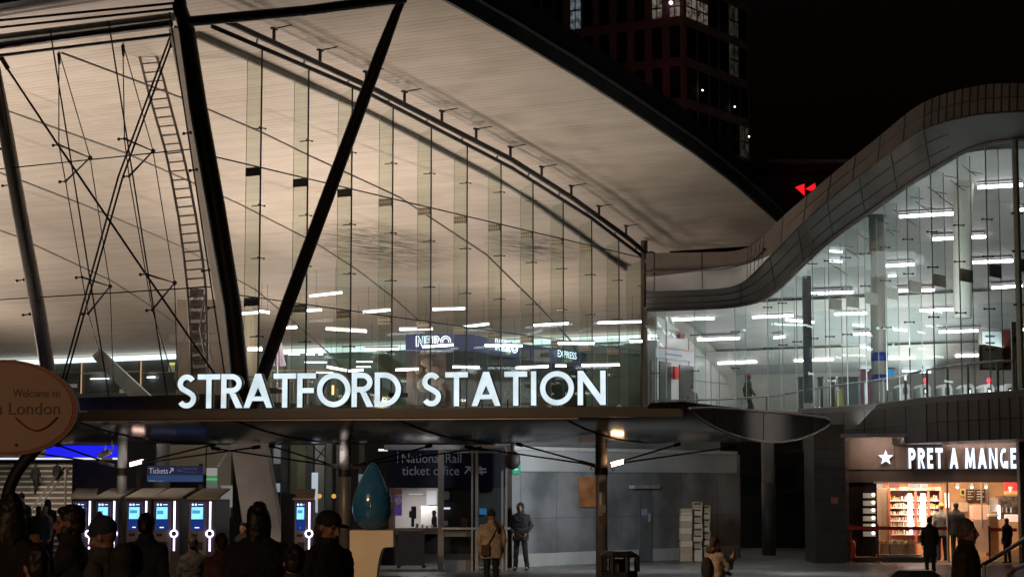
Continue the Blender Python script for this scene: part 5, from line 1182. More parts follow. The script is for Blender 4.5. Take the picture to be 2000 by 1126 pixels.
# ticket machines
def ticket_machine(xf0, xf1, xs1, ytop, Yd, lb, scr=True, sides=1):
    t_ = px_thing('ticket_machine', lb, 'ticket machine', (xf0 + xf1) / 2, 1130, Yd, group='ticket machines facing the square')
    a = at(xf0, ytop, Yd); b = at(xf1, ytop, Yd); x0, x1, zt_ = a.x, b.x, a.z; t_.location = ((x0 + x1) / 2, Yd, 0)
    W = x1 - x0; dxs = at(xs1, ytop, Yd + 1.2).x - x1
    q = MB(); pl_ = [Vector((x0, Yd, 0)), Vector((x1, Yd, 0)), Vector((x1 + dxs, Yd + 1.2, 0)), Vector((x0 + dxs, Yd + 1.2, 0))]
    q.prism(pl_, Z * (zt_ - .04)).build('cabinet', noisy('machine_navy', (.016, .014, .03), (.03, .026, .05), 2, .3, spec=.6), t_)
    MB().prism([p + Z * (zt_ - .04 + rz) + Vector((dx_, dy_, 0)) for p, (dx_, dy_, rz) in zip(pl_, ((-.03, -.05, 0), (.03, -.05, 0), (.0, 0, .21), (-.0, 0, .21)))], Z * .04).build('top', noisy('machine_top', (.36, .30, .25), (.46, .39, .33), 2, .6), t_)
    MB().box(x0 + .02, x0 + W * .66, Yd - .03, Yd - .002, .35, zt_ - .1).build('front_panel', noisy('machine_front', (.16, .14, .19), (.22, .20, .25), 3, .4), t_)
    k = Yd / FPX
    xs0, xs2 = x0 + W * .10, x0 + W * .58
    zs1 = at(xf0, 983 if ytop < 968 else 984, Yd).z
    sc_ = MB().box(xs0, xs2, Yd - .045, Yd - .031, zs1 - .58, zs1 + .04).build('screen', emis('screen_navy', (.02, .06, .35), .5), t_)
    MB().box(xs0 + .02, xs2 - .02, Yd - .055, Yd - .046, zs1 - .33, zs1 - .06).build('screen_page', emis('screen_cyan', (.25, .72, 1.0), 1.5, (5, .75)), sc_)
    rv = random.uniform(-.03, .05)
    MB().box(xs0 + .04, xs2 - (.12 + abs(rv) * 3) * W, Yd - .062, Yd - .056, zs1 - .20 - rv, zs1 - .13 - rv * .5).build('screen_box', emis('screen_box', (.10, .42, .75), .8), sc_)
    q = MB()
    for i in range(2): q.ball((xs0 + .05 + i * .07, Yd - .06, zs1 - .005), (.025, .01, .025), 8, 6)
    q.box(xs0 + .17, xs2 - .02, Yd - .06, Yd - .05, zs1 - .012, zs1 + .004); q.box(xs0 + .1, xs2 - .1, Yd - .06, Yd - .05, zs1 - .53, zs1 - .51)
    q.build('screen_marks', emis('mark_white', (.8, .9, 1), 1.6), sc_)
    xl = x0 + W * .80; vio = emis('violet_white', (.80, .72, 1.0), 4.5)
    MB().box(xl - .016, xl + .016, Yd - .03, Yd - .004, .75 - .0, zt_ - .09).build('light_strip', vio, t_)
    MB().box(x0 + .03, x0 + W * .55, Yd - .04, Yd - .031, zt_ - .22, zt_ - .13).build('label_plate', mat('plate_violet', (.25, .23, .32), .5), t_)
    zc = at(xf0, 1041, Yd).z
    MB().lathe([(.062, -.01), (.09, -.01), (.09, .01), (.062, .01)], (0, 0, 0), 20)
    q = MB(); rg = [Vector((xl + .075 * math.cos(2 * math.pi * j / 20), Yd - .05, zc + .075 * math.sin(2 * math.pi * j / 20))) for j in range(21)]
    q.tube(rg, .018, 6).build('ring_light', vio, t_)
    MB().lathe([(.055, -.0)], (0, 0, 0), 6) if 0 else None
    MB().box(xs0 + .02, xs0 + .16, Yd - .04, Yd - .031, zs1 - .72, zs1 - .66).build('card_slot', black_m, t_)
    MB().box(xs0 + .05, xs2 - .02, Yd - .05, Yd - .031, zs1 - 1.02, zs1 - .84).build('ticket_tray', black_m, t_)
    MB().box(xl - .055, xl + .055, Yd - .045, Yd - .03, zc - .055, zc + .055).build('reader_pad', black_m, t_)
    return t_
ticket_machine(141, 185, 192, 970, 46.4, 'leftmost ticket machine, its top seen above the smoking man')
ticket_machine(187, 233, 262, 970, 46.0, 'second ticket machine, partly behind the slim canopy pole')
ticket_machine(247, 296, 326, 970, 45.6, 'third ticket machine, between the pole and the sign posts')
ticket_machine(300, 352, 384, 970, 45.2, 'fourth ticket machine, right below the white lettered ticket sign')
ticket_machine(368, 422, 449, 971, 44.8, 'rightmost machine of the row, beside the leaning column, light strip fully visible')
ticket_machine(575, 612, 616, 972, 44.4, 'single ticket machine standing apart near the droplet sculpture')
q = MB(); a = at(540, 965, 44.45); b = at(575, 972, 44.45); q.prism([Vector((a.x, 45.4, 0)), Vector((b.x, 44.46, 0)), Vector((b.x, 44.46, a.z)), Vector((a.x, 45.4, a.z + .05))], YV * .5)
sh_ = px_thing('machine_housing', 'black side housing left of the single ticket machine', 'housing', 556, 1130, 45); q.build('shell', black_m, sh_)

# tickets sign
ts = px_thing('hanging_sign', 'dark blue sign with white lettering and arrow between two black posts', 'sign', 342, 925, 47.4)
for x in (265, 387): pbox(x, 905, x + 9, 985, 47.6, .1).build('post', steel, ts)
pbox(287, 909, 396, 940, 47.4, .12).build('panel', mat('sign_navy', (.02, .018, .06), .4, emit=(.03, .03, .11), es=.35), ts)
pbox(287, 927, 396, 940, 47.38, .02).build('lower_band', mat('sign_blue', (.02, .08, .25), .4, emit=(.02, .10, .32), es=.3), ts)
whl = emis('sign_white', (.75, .75, .85), .42); whd = emis('sign_dim', (.3, .35, .5), .18)
text_px('Tickets', 291, 913, 328, 924, 47.36, ts, whl)
MB().tube([at(331, 923, 47.36), at(338, 914, 47.36)], .012, 4).tube([at(333, 914, 47.36), at(338, 914, 47.36), at(338, 919, 47.36)], .012, 4).build('arrow', whl, ts)
text_px('National Rail', 357, 912, 385, 916.5, 47.36, ts, whd); text_px('Underground', 357, 919, 383, 923.5, 47.36, ts, whd)
for x in (346, 351): MB().tube([at(x, 916, 47.36), at(x + 4, 920, 47.36)], .012, 4).build('rail_mark', whd, ts)
text_px('Way out', 290, 937, 318, 940, 47.36, ts, whl)

# ticket office
OY = 52.3
of = px_thing('ticket_office', 'glazed ticket office with dark blue lettered fascia and a lit counter window', 'ticket office', 870, 1115, OY)
pbox(757, 878, 985, 952, OY + 1.2, .1).build('fascia', mat('office_navy', (.005, .006, .016), .8, emit=(.012, .015, .05), es=.04), of)
gletter = emis('grey_lettering', (.32, .33, .40), .19)
text_px('National Rail', 785, 885, 901, 903, OY + 1.17, of, gletter); text_px('ticket office', 785, 909, 897, 927, OY + 1.17, of, gletter)
pbox(776, 881, 777.5, 903, OY + 1.17, .02).build('rule', gletter, of)
a_ = MB().tube([at(908, 924, OY + 1.15), at(918, 911, OY + 1.15)], .02, 4).tube([at(909, 911, OY + 1.15), at(918, 911, OY + 1.15), at(918, 919, OY + 1.15)], .02, 4)
a_.build('arrow', gletter, of)
d2 = lambda x, y: at(x, y, OY + 1.15)
MB().tube([d2(930, 915), d2(950, 915)], .022, 4).tube([d2(930, 921), d2(950, 921)], .022, 4).tube([d2(936, 910), d2(943, 915), d2(936, 921), d2(943, 926)], .02, 4).build('rail_mark', gletter, of)
pbox(760, 950, 992, 1030, OY + 3.4, .1).build('rear_wall', noisy('office_wall', (.40, .38, .37), (.52, .50, .49), .8, .6), of)
pbox(860, 950, 985, 1035, OY + 1.6, .08).build('dark_partition', noisy('office_partition', (.03, .035, .033), (.05, .055, .05), 1, .4), of)
pbox(760, 950, 772, 1030, OY + 1.2, .1).build('side_panel', noisy('office_side', (.35, .22, .17), (.42, .28, .22)), of)
pbox(770, 966, 785, 1006, OY + 1.15, .05).build('purple_notice', mat('notice_purple', (.10, .05, .25), .5, emit=(.12, .06, .3), es=.3), of); pbox(770, 954, 785, 965, OY + 1.15, .05).build('orange_notice', mat('notice_orange', (.6, .2, .1), .5), of)
MB().obox(at(778, 977, OY + 1.12), Vector((.07, 0, .05)), YV * .01, Vector((-.04, 0, .08))).build('ticket_mark', white_m, of)
for x0, y0, x1, y1 in ((798, 963, 826, 966), (833, 957, 853, 985), (868, 958, 878, 975), (867, 1016, 875, 1026)):
    pbox(x0, y0, x1, y1, OY + 1.5 if x0 > 860 else OY + 3.3, .03).build('paper', noisy('paper_white', (.72, .72, .74), (.8, .8, .82)), of)
pbox(822, 987, 854, 1025, OY + 2.4, .05).build('white_board', mat('board_white', (.85, .82, .80), .5), of)
pbox(866, 990, 879, 993.5, OY + 1.5, .05).build('lamp_strip', emis('office_strip', (.8, .8, 1), 1.2), of)
pbox(936, 992, 950, 1004, OY + 1.5, .04).build('blue_screen', emis('office_blue', (.05, .25, .6), .5), of)
pbox(757, 1030, 862, 1042, OY + .9, .4).build('counter', noisy('counter_grey', (.30, .25, .21), (.38, .32, .28), 1, .4), of)
pbox(757, 1042, 985, 1080, OY + 1.2, .1).build('counter_base', black_m, of)
pbox(862, 1029, 997, 1033, OY - .06, .1).build('push_bar', noisy('bar_bright', (.65, .65, .66), (.75, .75, .76), 4, .25, .6), of)
pbox(866, 1035, 924, 1047, OY, .04).build('lower_rail', noisy('lower_rail', (.16, .14, .13), (.2, .18, .17)), of)
pbox(868, 1093, 922, 1115, OY, .06).build('kick_panel', noisy('kick_grey', (.22, .23, .225), (.3, .31, .3), 1.4, .5), of)
al = noisy('alu_frame', (.30, .29, .28), (.40, .385, .37), 2, .4, .4)
for x0, x1 in ((855, 867), (920, 924), (928, 934), (979, 983), (987, 991)): pbox(x0, 878, x1, 1115, OY - .05, .12).build('mullion', al if x0 != 855 else pole_m, of)
pbox(924, 880, 928, 1115, OY, .06).build('mullion_gap', black_m, of); pbox(867, 880, 991, 884, OY - .02, .08).build('head_rail', al, of)
for x0, x1 in ((867, 920), (934, 979)): 
    a = at(x0, 1093, OY + .02); b = at(x1, 884, OY + .02); MB().quad(a, Vector((b.x, a.y, a.z)), b, Vector((a.x, a.y, b.z))).build('glass_pane', glass_dark, of)
pbox(990, 868, 1000, 1108, OY + .3, .5).build('end_pier', noisy('end_pier_brown', (.045, .034, .03), (.07, .055, .045)), of)
mon = px_thing('monitor', 'black computer monitor seen through the ticket office window', 'monitor', 805, 1025, OY + 1.7)
pbox(803, 988, 813, 1012, OY + 1.6, .04).build('screen', black_m, mon); pbox(803, 1012, 809, 1028, OY + 1.62, .04).build('stand', black_m, mon); pbox(799, 997, 803, 1010, OY + 1.6, .04).build('keypad', black_m, mon)
cl = px_thing('desk_clutter', 'small jars and cups on the ticket office counter', 'cups', 822, 1030, OY + 1.2)
for x, w_, h_, c_ in ((812, 5, 9, (.35, .36, .25)), (823, 4, 7, (.6, .58, .55)), (843, 3, 6, (.7, .3, .2)), (832, 4, 5, (.5, .5, .5))): pbox(x, 1030 - h_, x + w_, 1030, OY + 1.15, .12).build('jar', mat('jar_%d' % x, c_, .4), cl)
for x in (901, 906): pbox(x, 1011, x + 7, 1027, OY + 1.4, .05).build('sticker_mug', mat('mug_red', (.5, .2, .15), .4), cl)
bb = px_thing('blue_barrier', 'dark blue screen barrier on feet behind the droplet pedestal', 'barrier', 800, 1108, 49.5)
pbox(776, 1036, 829, 1103, 49.5, .08).build('panel', noisy('barrier_blue', (.016, .03, .10), (.022, .04, .13), 2, .5), bb); pbox(740, 1068, 776, 1103, 49.7, .08).build('panel', MATS['barrier_blue'], bb)
for x in (777, 826): pbox(x - 2, 1103, x + 4, 1108, 49.3, .5).build('foot', black_m, bb)

# droplet sculpture on its pedestal
DY = 38.0
dpd = px_thing('pedestal', 'tall beige pedestal with one side cut away in a curve', 'pedestal', 726, 1150, DY)
a = at(683, 1035, DY); b = at(768, 1035, DY); k = DY / FPX; zt_ = a.z
out_ = [(a.x, 0), (a.x, zt_), (b.x, zt_), (b.x, at(0, 1067, DY).z)]
for i in range(9):
    t_ = i / 8; x = 751 - 16 * math.sin(t_ * math.pi / 2) ; y = 1068 + 95 * (1 - math.cos(t_ * math.pi / 2))
    out_.append((at(x, 1000, DY).x, at(0, y, DY).z))
out_.append((at(735, 1000, DY).x, 0))
pd = MB().prism([Vector((x, DY, z)) for x, z in out_], YV * .85).build('body', noisy('pedestal_beige', (.68, .56, .42), (.80, .68, .52), 1.2, .55), dpd)
ds = px_thing('droplet_sculpture', 'glossy blue water droplet sculpture with a pointed top', 'sculpture', 726, 1034, DY + .4)
cx_ = at(727, 1034, DY + .42); zb_ = cx_.z; kk = (DY + .42) / FPX
prof_px = [(0, 1034), (14, 1032), (25, 1026), (33, 1016), (38, 1003), (39.5, 990), (38.5, 976), (35, 962), (30, 949), (24, 936), (17, 923), (10, 911), (5, 904), (0, 901)]
prf = [(max(r_ * kk, .001), at(0, y, DY + .42).z) for r_, y in prof_px]
fine = []
for (r0, z0), (r1, z1) in zip(prf, prf[1:]):
    for j in range(3): fine.append((r0 + (r1 - r0) * j / 3, z0 + (z1 - z0) * j / 3))
fine.append(prf[-1])
MB().lathe(fine, (cx_.x, DY + .42, 0), 48).build('droplet', noisy('droplet_blue', (.016, .085, .20), (.035, .13, .26), 2.5, .16, spec=.7), ds, smooth=True)

# litter bin with openings
def octo(cx, cy, r, z): return [Vector((cx + r * math.cos(math.pi / 8 + i * math.pi / 4), cy + r * math.sin(math.pi / 8 + i * math.pi / 4), z)) for i in range(8)]
bn = px_thing('litter_bin', 'black octagonal litter bin with square openings in front of the pole', 'bin', 1209, 1150, 38)
c = at(1209, 1075, 38); R_ = .37; zt_ = c.z; q = MB()
def ringz(z0, z1, r0, r1, mb): mb.add(octo(c.x, 38, r0, z0) + octo(c.x, 38, r1, z1), [(i, (i + 1) % 8, 8 + (i + 1) % 8, 8 + i) for i in range(8)])
bm_ = noisy('bin_black', (.015, .014, .015), (.03, .028, .03), 4, .4)
ringz(0, zt_ - .38, R_, R_, q)
q.build('body', bm_, bn)
o1 = octo(c.x, 38, R_, zt_ - .38); o2 = octo(c.x, 38, R_, zt_ - .1)
for i in range(8): MB().tube([o1[i], o2[i]], .05, 6).build('corner_post', bm_, bn)
q = MB(); ringz(zt_ - .12, zt_ - .08, R_ + .02, R_ + .03, q); ringz(zt_ - .08, zt_, R_ + .03, R_ - .1, q); q.quad(*octo(c.x, 38, R_ - .1, zt_)); ringz(zt_ - .12, zt_ - .12, R_ - .06, R_ + .02, q); q.build('lid', bm_, bn)
MB().tube([Vector((c.x, 38, .1)), Vector((c.x, 38, zt_ - .15))], .09, 10).build('liner', black_m, bn)
bn2 = px_thing('bin_lid_near', 'flat black octagonal bin top at the bottom edge before the shop', 'bin', 1785, 1150, 30); bn2.name = 'litter_bin'
c = at(1785, 1112, 30); R_ = .4; zt_ = c.z
def oct2(r, z): return [Vector((c.x + r * math.cos(math.pi / 8 + i * math.pi / 4), 30 + r * math.sin(math.pi / 8 + i * math.pi / 4), z)) for i in range(8)]
MB().prism(oct2(.36, 0), Z * (zt_ - .1)).build('body', bm_, bn2)
MB().add(oct2(.42, zt_ - .09) + oct2(.28, zt_), [(i, (i + 1) % 8, 8 + (i + 1) % 8, 8 + i) for i in range(8)] + [tuple(range(8, 16)), tuple(range(7, -1, -1))]).build('lid', bm_, bn2)

# stacked produce crates against the wall
cm = [noisy('carton_tan', (.38, .27, .17), (.48, .35, .23), 2.5, .8), noisy('carton_pale', (.52, .44, .33), (.62, .53, .41), 3, .8)]
CY = 58.5; ci = 0
ordw = ['lowest', 'second', 'third', 'fourth', 'fifth', 'sixth', 'seventh', 'topmost']
for sxp, n_, x0, x1, y1, nm in ((0, 7, 1328, 1352, 1080, 'left'), (1, 8, 1352, 1372, 1080, 'middle'), (2, 7, 1372, 1387, 1074, 'right')):
    hpx = 12.6
    for k in range(n_):
        yb = y1 - k * hpx; Yd = CY + sxp * .22
        lb = '%s carton from the ground in the %s stack against the metal wall' % (ordw[k] if k < 7 else 'eighth', nm)
        cr_ = px_thing('carton', lb, 'crate', (x0 + x1) / 2, yb, Yd, group='cartons stacked against the metal wall')
        j = random.uniform(-1.2, 1.2)
        a = at(x0 + j, yb, Yd); b = at(x1 + j - .6, yb - hpx + .6, Yd)
        zo = 0 if k else -a.z + .01
        MB().box(a.x, b.x, Yd, Yd + .4, (a.z if k else .01), b.z).build('box', cm[(k + sxp) % 2], cr_)
        if sxp: MB().box(a.x + .04, b.x - .04, Yd - .012, Yd, b.z - .07, b.z - .025).build('hand_hole', black_m, cr_)
        elif k > 4:
            MB().box(a.x + .03, b.x - .03, Yd - .01, Yd, a.z + .02, a.z + .06).build('print_band', mat('print_white', (.6, .55, .45), .6), cr_)

# oval welcome sign on a curved pole
ws = px_thing('oval_sign', 'large oval beige welcome sign with a red rim, unlit, close at the left edge', 'sign', 15, 795, 16)
c = at(13, 795, 16); k = 16 / FPX; ra, rb_ = 139 * k, 93 * k
tilt = math.radians(-4)
def ell(s_, dy): return [Vector((c.x + ra * s_ * math.cos(a_) * math.cos(tilt) - rb_ * s_ * math.sin(a_) * math.sin(tilt), 16 + dy, c.z + ra * s_ * math.cos(a_) * math.sin(tilt) + rb_ * s_ * math.sin(a_) * math.cos(tilt))) for a_ in [2 * math.pi * i / 64 for i in range(64)]]
MB().prism(ell(1, 0), YV * .08).build('edge_case', noisy('sign_case', (.30, .20, .14), (.36, .25, .18), 2, .5), ws)
MB().prism(ell(.975, -.006), YV * .005).build('red_rim', noisy('rim_red', (.36, .07, .045), (.42, .09, .06), 2, .5), ws)
MB().prism(ell(.93, -.014), YV * .007).build('face', noisy('sign_face', (.42, .265, .175), (.47, .305, .205), .9, .5), ws)
ink = mat('sign_ink', (.07, .04, .035), .5)
text_px('Welcome to', 25, 759, 117, 775, 15.98, ws, ink); text_px('in London', -17, 785, 117, 809, 15.98, ws, ink)
q = MB(); q.tube([at(30 + 82 * (i / 16), 812 + 28 * math.sin(math.pi * (i / 16) * .95 + .1), 15.97) for i in range(17)], .006, 4).build('smile_arc', mat('arc_red', (.38, .09, .06), .5), ws)
MB().ball(at(31, 868, 15.97), .012, 8, 6).build('bolt', brushed, ws)
MB().tube([at(72, 872, 16.08), at(60, 888, 16.08), at(46, 902, 16.08), at(32, 922, 16.08), at(20, 948, 16.08), at(10, 985, 16.08), at(3, 1030, 16.08), Vector((at(-2, 1100, 16.08).x, 16.08, .4))], .05, 10).build('pole', black_m, ws, smooth=True)
# stair rail at lower right
lr = px_thing('stair_rail', 'bright metal stair handrail in the bottom right corner', 'handrail', 1965, 1120, 20)
MB().tube([at(1915, 1105, 21), at(1960, 1078, 20), at(2010, 1046, 19)], .022, 8).build('rail', brushed, lr); MB().tube([at(1968, 1125, 18), at(1985, 1108, 18), at(2015, 1098, 17.5)], .02, 8).build('rail', brushed, lr)
p = at(1922, 1101, 20.8); MB().tube([p, Vector((p.x, p.y, 0))], .02, 6).build('post', brushed, lr)
q = MB(); a_, b_ = at(1922, 1108, 20.8), at(2010, 1056, 19); q.quad(a_, b_, Vector((b_.x, b_.y, .1)), Vector((a_.x, a_.y, .1))).build('glass_panel', glass_dark, lr)

# ================================================================== PEOPLE
def remesh(mb, vox, tags=None, smooth=2):
    me = bpy.data.meshes.new('tmp'); me.from_pydata([tuple(v) for v in mb.v], [], mb.f); me.update()
    o = bpy.data.objects.new('tmp', me); col.objects.link(o)
    r = o.modifiers.new('r', 'REMESH'); r.mode = 'VOXEL'; r.voxel_size = vox; r.use_smooth_shade = True
    if smooth: s_ = o.modifiers.new('s', 'SMOOTH'); s_.iterations = smooth; s_.factor = .5
    dg = bpy.context.evaluated_depsgraph_get(); out = bpy.data.meshes.new_from_object(o.evaluated_get(dg))
    if len(set(mb.m)) > 1:
        kd = KDTree(len(mb.v)); vm = [0] * len(mb.v)
        for f_, m_ in zip(mb.f, mb.m):
            for i in f_: vm[i] = m_
        for i, v in enumerate(mb.v): kd.insert(v, i)
        kd.balance()
        for p in out.polygons: p.material_index = vm[kd.find(p.center)[1]]
    bpy.data.objects.remove(o); bpy.data.meshes.remove(me)
    return out
def limb(mb, pts, rs, n=12, mi=0):
    """tapered limb with round joints"""
    for (a, b), (r0, r1) in zip(zip(pts, pts[1:]), zip(rs, rs[1:])):
        a = Vector(a); b = Vector(b); mb.tube([a, a.lerp(b, .5), b], r0, n, mi, r1)
        mb.ball(a, r0, 12, 8, mi); mb.ball(b, r1, 12, 8, mi)
    return mb
def torso(mb, rings, mi=0, n=20):
    """closed stack of ellipses: (x, y, z, rx, ry)"""
    vs = []; k = len(rings)
    for x, y, z, rx, ry in rings:
        for j in range(n):
            q = 2 * math.pi * j / n; cx, sy = math.cos(q), math.sin(q)
            vs.append(Vector((x + rx * math.copysign(abs(cx) ** .8, cx), y + ry * math.copysign(abs(sy) ** .8, sy), z)))
    fs = [(i * n + j, i * n + (j + 1) % n, (i + 1) * n + (j + 1) % n, (i + 1) * n + j) for i in range(k - 1) for j in range(n)] + [tuple(reversed(range(n))), tuple(range((k - 1) * n, k * n))]
    return mb.add(vs, fs, mi)
def hand(mb, wr, fw, palm_n, mi=0):
    """palm, four unequal bent fingers and a thumb leaving its side; fw points to the fingertips, palm_n out of the palm"""
    fw = Vector(fw).normalized(); pn = Vector(palm_n).normalized(); sd = fw.cross(pn).normalized(); pn = sd.cross(fw).normalized(); wr = Vector(wr)
    rot = Matrix((sd, fw, pn)).transposed()
    mb.ball(wr + fw * .045, (.040, .05, .016), 12, 8, mi, rot)
    for k, (off, L_) in enumerate(((-.03, .068), (-.01, .078), (.011, .074), (.031, .058))):
        a = wr + fw * .085 + sd * off; b = a + fw * (L_ * .5) + pn * .008; c_ = b + fw * (L_ * .3) + pn * .028
        limb(mb, [a - fw * .02, a, b, c_], [.0095, .0095, .0088, .0075], 8, mi)
    a = wr + fw * .03 - sd * .034; limb(mb, [a, a + fw * .03 - sd * .022 + pn * .012, a + fw * .055 - sd * .02 + pn * .028], [.012, .011, .009], 8, mi)

SKIN = {'dark': noisy('skin_brown', (.24, .13, .08), (.30, .17, .11), 8, .45), 'mid': noisy('skin_mid', (.36, .19, .125), (.42, .235, .16), 8, .5), 'pale': noisy('skin_pale', (.50, .31, .23), (.56, .36, .27), 8, .5)}
EYE = mat('eye_dark', (.02, .015, .012), .25); LIP = mat('lip_rose', (.30, .12, .10), .5)
def cloth(name, c, rough=.85): return noisy(name, tuple(v * .75 for v in c), tuple(v * 1.25 for v in c), 9, rough, bump=.25)
BLK = cloth('cloth_black', (.015, .015, .017)); NAVY = cloth('cloth_navy', (.022, .028, .05)); CHAR = cloth('cloth_charcoal', (.045, .043, .045)); DEN = cloth('denim_dark', (.03, .035, .055))
TAN = cloth('cloth_tan', (.40, .32, .245)); OLIVE = cloth('cloth_olive', (.05, .065, .04)); BRN = cloth('cloth_brown', (.09, .06, .035)); GREYC = cloth('cloth_grey', (.18, .18, .18)); MUST = cloth('cloth_mustard', (.5, .33, .08)); PINK = cloth('cloth_plum', (.16, .06, .09))
HB = noisy('hair_black', (.008, .007, .007), (.02, .017, .015), 30, .5, bump=.4); HG = noisy('hair_grey', (.22, .20, .18), (.34, .31, .28), 30, .6, bump=.4); HBR = noisy('hair_brown', (.05, .03, .02), (.08, .05, .03), 30, .55, bump=.4)

def person(label, X0, Y0, z0, h, face=0, jacket=BLK, trousers=BLK, shoe=BLK, skin='mid', hair=HB, top='hair', pose='stand', hem=.78, wide=1.0, arms=None, detail='far', headyaw=0, beard=False, collar=True, extra=None, group=None, headtilt=0, headdrop=0.0):
    """face: heading in degrees, 0 looks away from the camera, 180 towards it, 90 to the picture's left"""
    s = h / 1.75; vox = {'far': .02, 'mid': .014, 'near': .0095}[detail]
    WD_ = wide
    # joints, local: x right, y forward, z up (metres for a 1.75 m figure)
    L = {'hipL': (-.09, 0, .92), 'hipR': (.09, 0, .92), 'kneeL': (-.10, .02, .50), 'kneeR': (.10, .02, .50), 'ankL': (-.11, -.02, .09), 'ankR': (.11, -.02, .09)}
    if pose == 'walk': L.update(kneeL=(-.09, .17, .52), ankL=(-.09, .20, .10), kneeR=(.09, .03, .49), ankR=(.09, -.25, .14))
    if pose == 'lean': L.update(kneeL=(-.13, .05, .50), ankL=(-.17, .0, .09), kneeR=(.12, .02, .50), ankR=(.15, -.04, .09))
    A = {'shL': (-.165 * WD_, 0, 1.40), 'shR': (.165 * WD_, 0, 1.40), 'elL': (-.215 * WD_, -.03, 1.13), 'elR': (.215 * WD_, -.03, 1.13), 'wrL': (-.205 * WD_, .06, .88), 'wrR': (.205 * WD_, .06, .88)}
    if pose == 'walk': A.update(elL=(-.23 * WD_, -.10, 1.16), wrL=(-.22 * WD_, -.06, .90), elR=(.23 * WD_, .04, 1.15), wrR=(.21 * WD_, .20, .93))
    if arms: A.update(arms)
    HC = Vector((0, .015 + .1 * headdrop, 1.63 - headdrop)); hr_ = Matrix.Rotation(math.radians(headyaw), 3, 'Z') @ Matrix.Rotation(math.radians(headtilt), 3, 'X')
    def H(x, y, z): return HC + hr_ @ Vector((x, y, z))
    body = MB()
    # head
    body.ball(H(0, -.012, .025), (.076, .095, .095), 20, 14, 0, hr_); body.ball(H(0, .02, -.045), (.058, .068, .075), 16, 12, 0, hr_)
    body.ball(H(0, .062, -.098), (.026, .022, .02), 10, 8, 0, hr_)                                                   # chin
    limb(body, [H(0, .086, .022), H(0, .104, -.014), H(0, .108, -.024)], [.010, .013, .0165], 10)                    # nose
    for sx_ in (-1, 1):
        body.ball(H(.030 * sx_, .080, .036), (.022, .012, .008), 10, 6, 0, hr_); body.ball(H(.042 * sx_, .062, -.02), (.022, .02, .022), 10, 8, 0, hr_)
        body.ball(H(.078 * sx_, -.005, -.005), (.010, .019, .030), 10, 8, 0, hr_)
        body.ball(H(.030 * sx_, .079, .016), (.012, .008, .0065), 8, 6, 1, hr_)
    body.ball(H(0, .084, -.052), (.024, .011, .0085), 10, 6, 2, hr_)
    limb(body, [(0, -.01, 1.40), (0, -.005, 1.50), tuple(H(0, -.01, -.06))], [.068, .056, .054])
    torso(body, [(0, 0, .86, .15 * WD_, .11), (0, 0, .95, .155 * WD_, .115), (0, 0, 1.08, .135 * WD_, .10), (0, 0, 1.25, .16 * WD_, .11), (0, 0, 1.38, .175 * WD_, .10), (0, 0, 1.45, .12 * WD_, .08), (0, 0, 1.47, .06, .06)])
    for q in 'LR':
        limb(body, [L['hip' + q], L['knee' + q], L['ank' + q]], [.085, .058, .042]); limb(body, [L['ank' + q], Vector(L['ank' + q]) + Vector((0, .13, -.045))], [.04, .03])
        limb(body, [A['sh' + q], A['el' + q], A['wr' + q]], [.05, .042, .028])
        sg = -1 if q == 'L' else 1; d = (Vector(A['wr' + q]) - Vector(A['el' + q])).normalized()
        if detail == 'far': body.ball(Vector(A['wr' + q]) + d * .07, (.032, .032, .07), 10, 8, 0); 
        hand(body, Vector(A['wr' + q]) + d * .01, d, (Vector((-sg, .15, 0)) if abs(d.z) > .5 else Vector((-sg * .6, .1, -.3))))
    me = remesh(body, vox); me.name = 'person'
    for m_ in (SKIN[skin], EYE, LIP): me.materials.append(m_)
    root = bpy.data.objects.new('person', me); col.objects.link(root)
    root.location = (X0, Y0, z0); root.rotation_euler = (0, 0, math.radians(face)); root.scale = (s, s, s)
    tag(root, label, 'person', group)
    def child(name, mb, mats_, v=None, sm=2):
        m = remesh(mb, v or vox, smooth=sm); m.name = name
        amp = {'jacket': .012, 'trousers': .010, 'hair': .006, 'hood': .008}.get(name, 0)
        if amp and detail != 'far':                              # creases in the cloth, locks in the hair
            ns = [v_.normal.copy() for v_ in m.vertices]; fq = 9 if name != 'hair' else 26; sd = Vector((X0, Y0, h))
            for v_, n_ in zip(m.vertices, ns):
                q_ = Vector((v_.co.x, v_.co.y, v_.co.z * (.55 if name == 'hair' else 1.5)))
                v_.co += n_ * (amp * (mnoise.noise(q_ * fq + sd) + .5 * mnoise.noise(q_ * fq * 2.3 + sd)))
        for x_ in (mats_ if isinstance(mats_, (list, tuple)) else [mats_]): m.materials.append(x_)
        o = bpy.data.objects.new(name, m); col.objects.link(o); o.parent = root; return o
    j = MB(); hb = hem
    rings = [(0, 0, hb, .195 * WD_, .15), (0, 0, max(hb + .1, .98), .19 * WD_, .145), (0, -.005, 1.12, .178 * WD_, .135), (0, -.005, 1.27, .192 * WD_, .14), (0, -.005, 1.37, .205 * WD_, .13), (0, -.005, 1.43, .18 * WD_, .11), (0, 0, 1.475, .13 * WD_, .095), (0, 0, 1.51, .085, .08)]
    torso(j, rings)
    for q in 'LR': limb(j, [A['sh' + q], A['el' + q], Vector(A['wr' + q]) - (Vector(A['wr' + q]) - Vector(A['el' + q])) * .04], [.072, .060, .046])
    if collar: torso(j, [(0, 0, 1.46, .10, .09), (0, .005, 1.52, .082, .08), (0, .005, 1.56, .076, .076)])
    if detail != 'far':                                          # folds
        for z, y in ((1.0, .135), (1.17, .125)): j.ball((.04, y, z), (.09, .02, .018), 10, 6); j.ball((-.05, -y, z + .05), (.10, .02, .016), 10, 6)
    child('jacket', j, jacket)
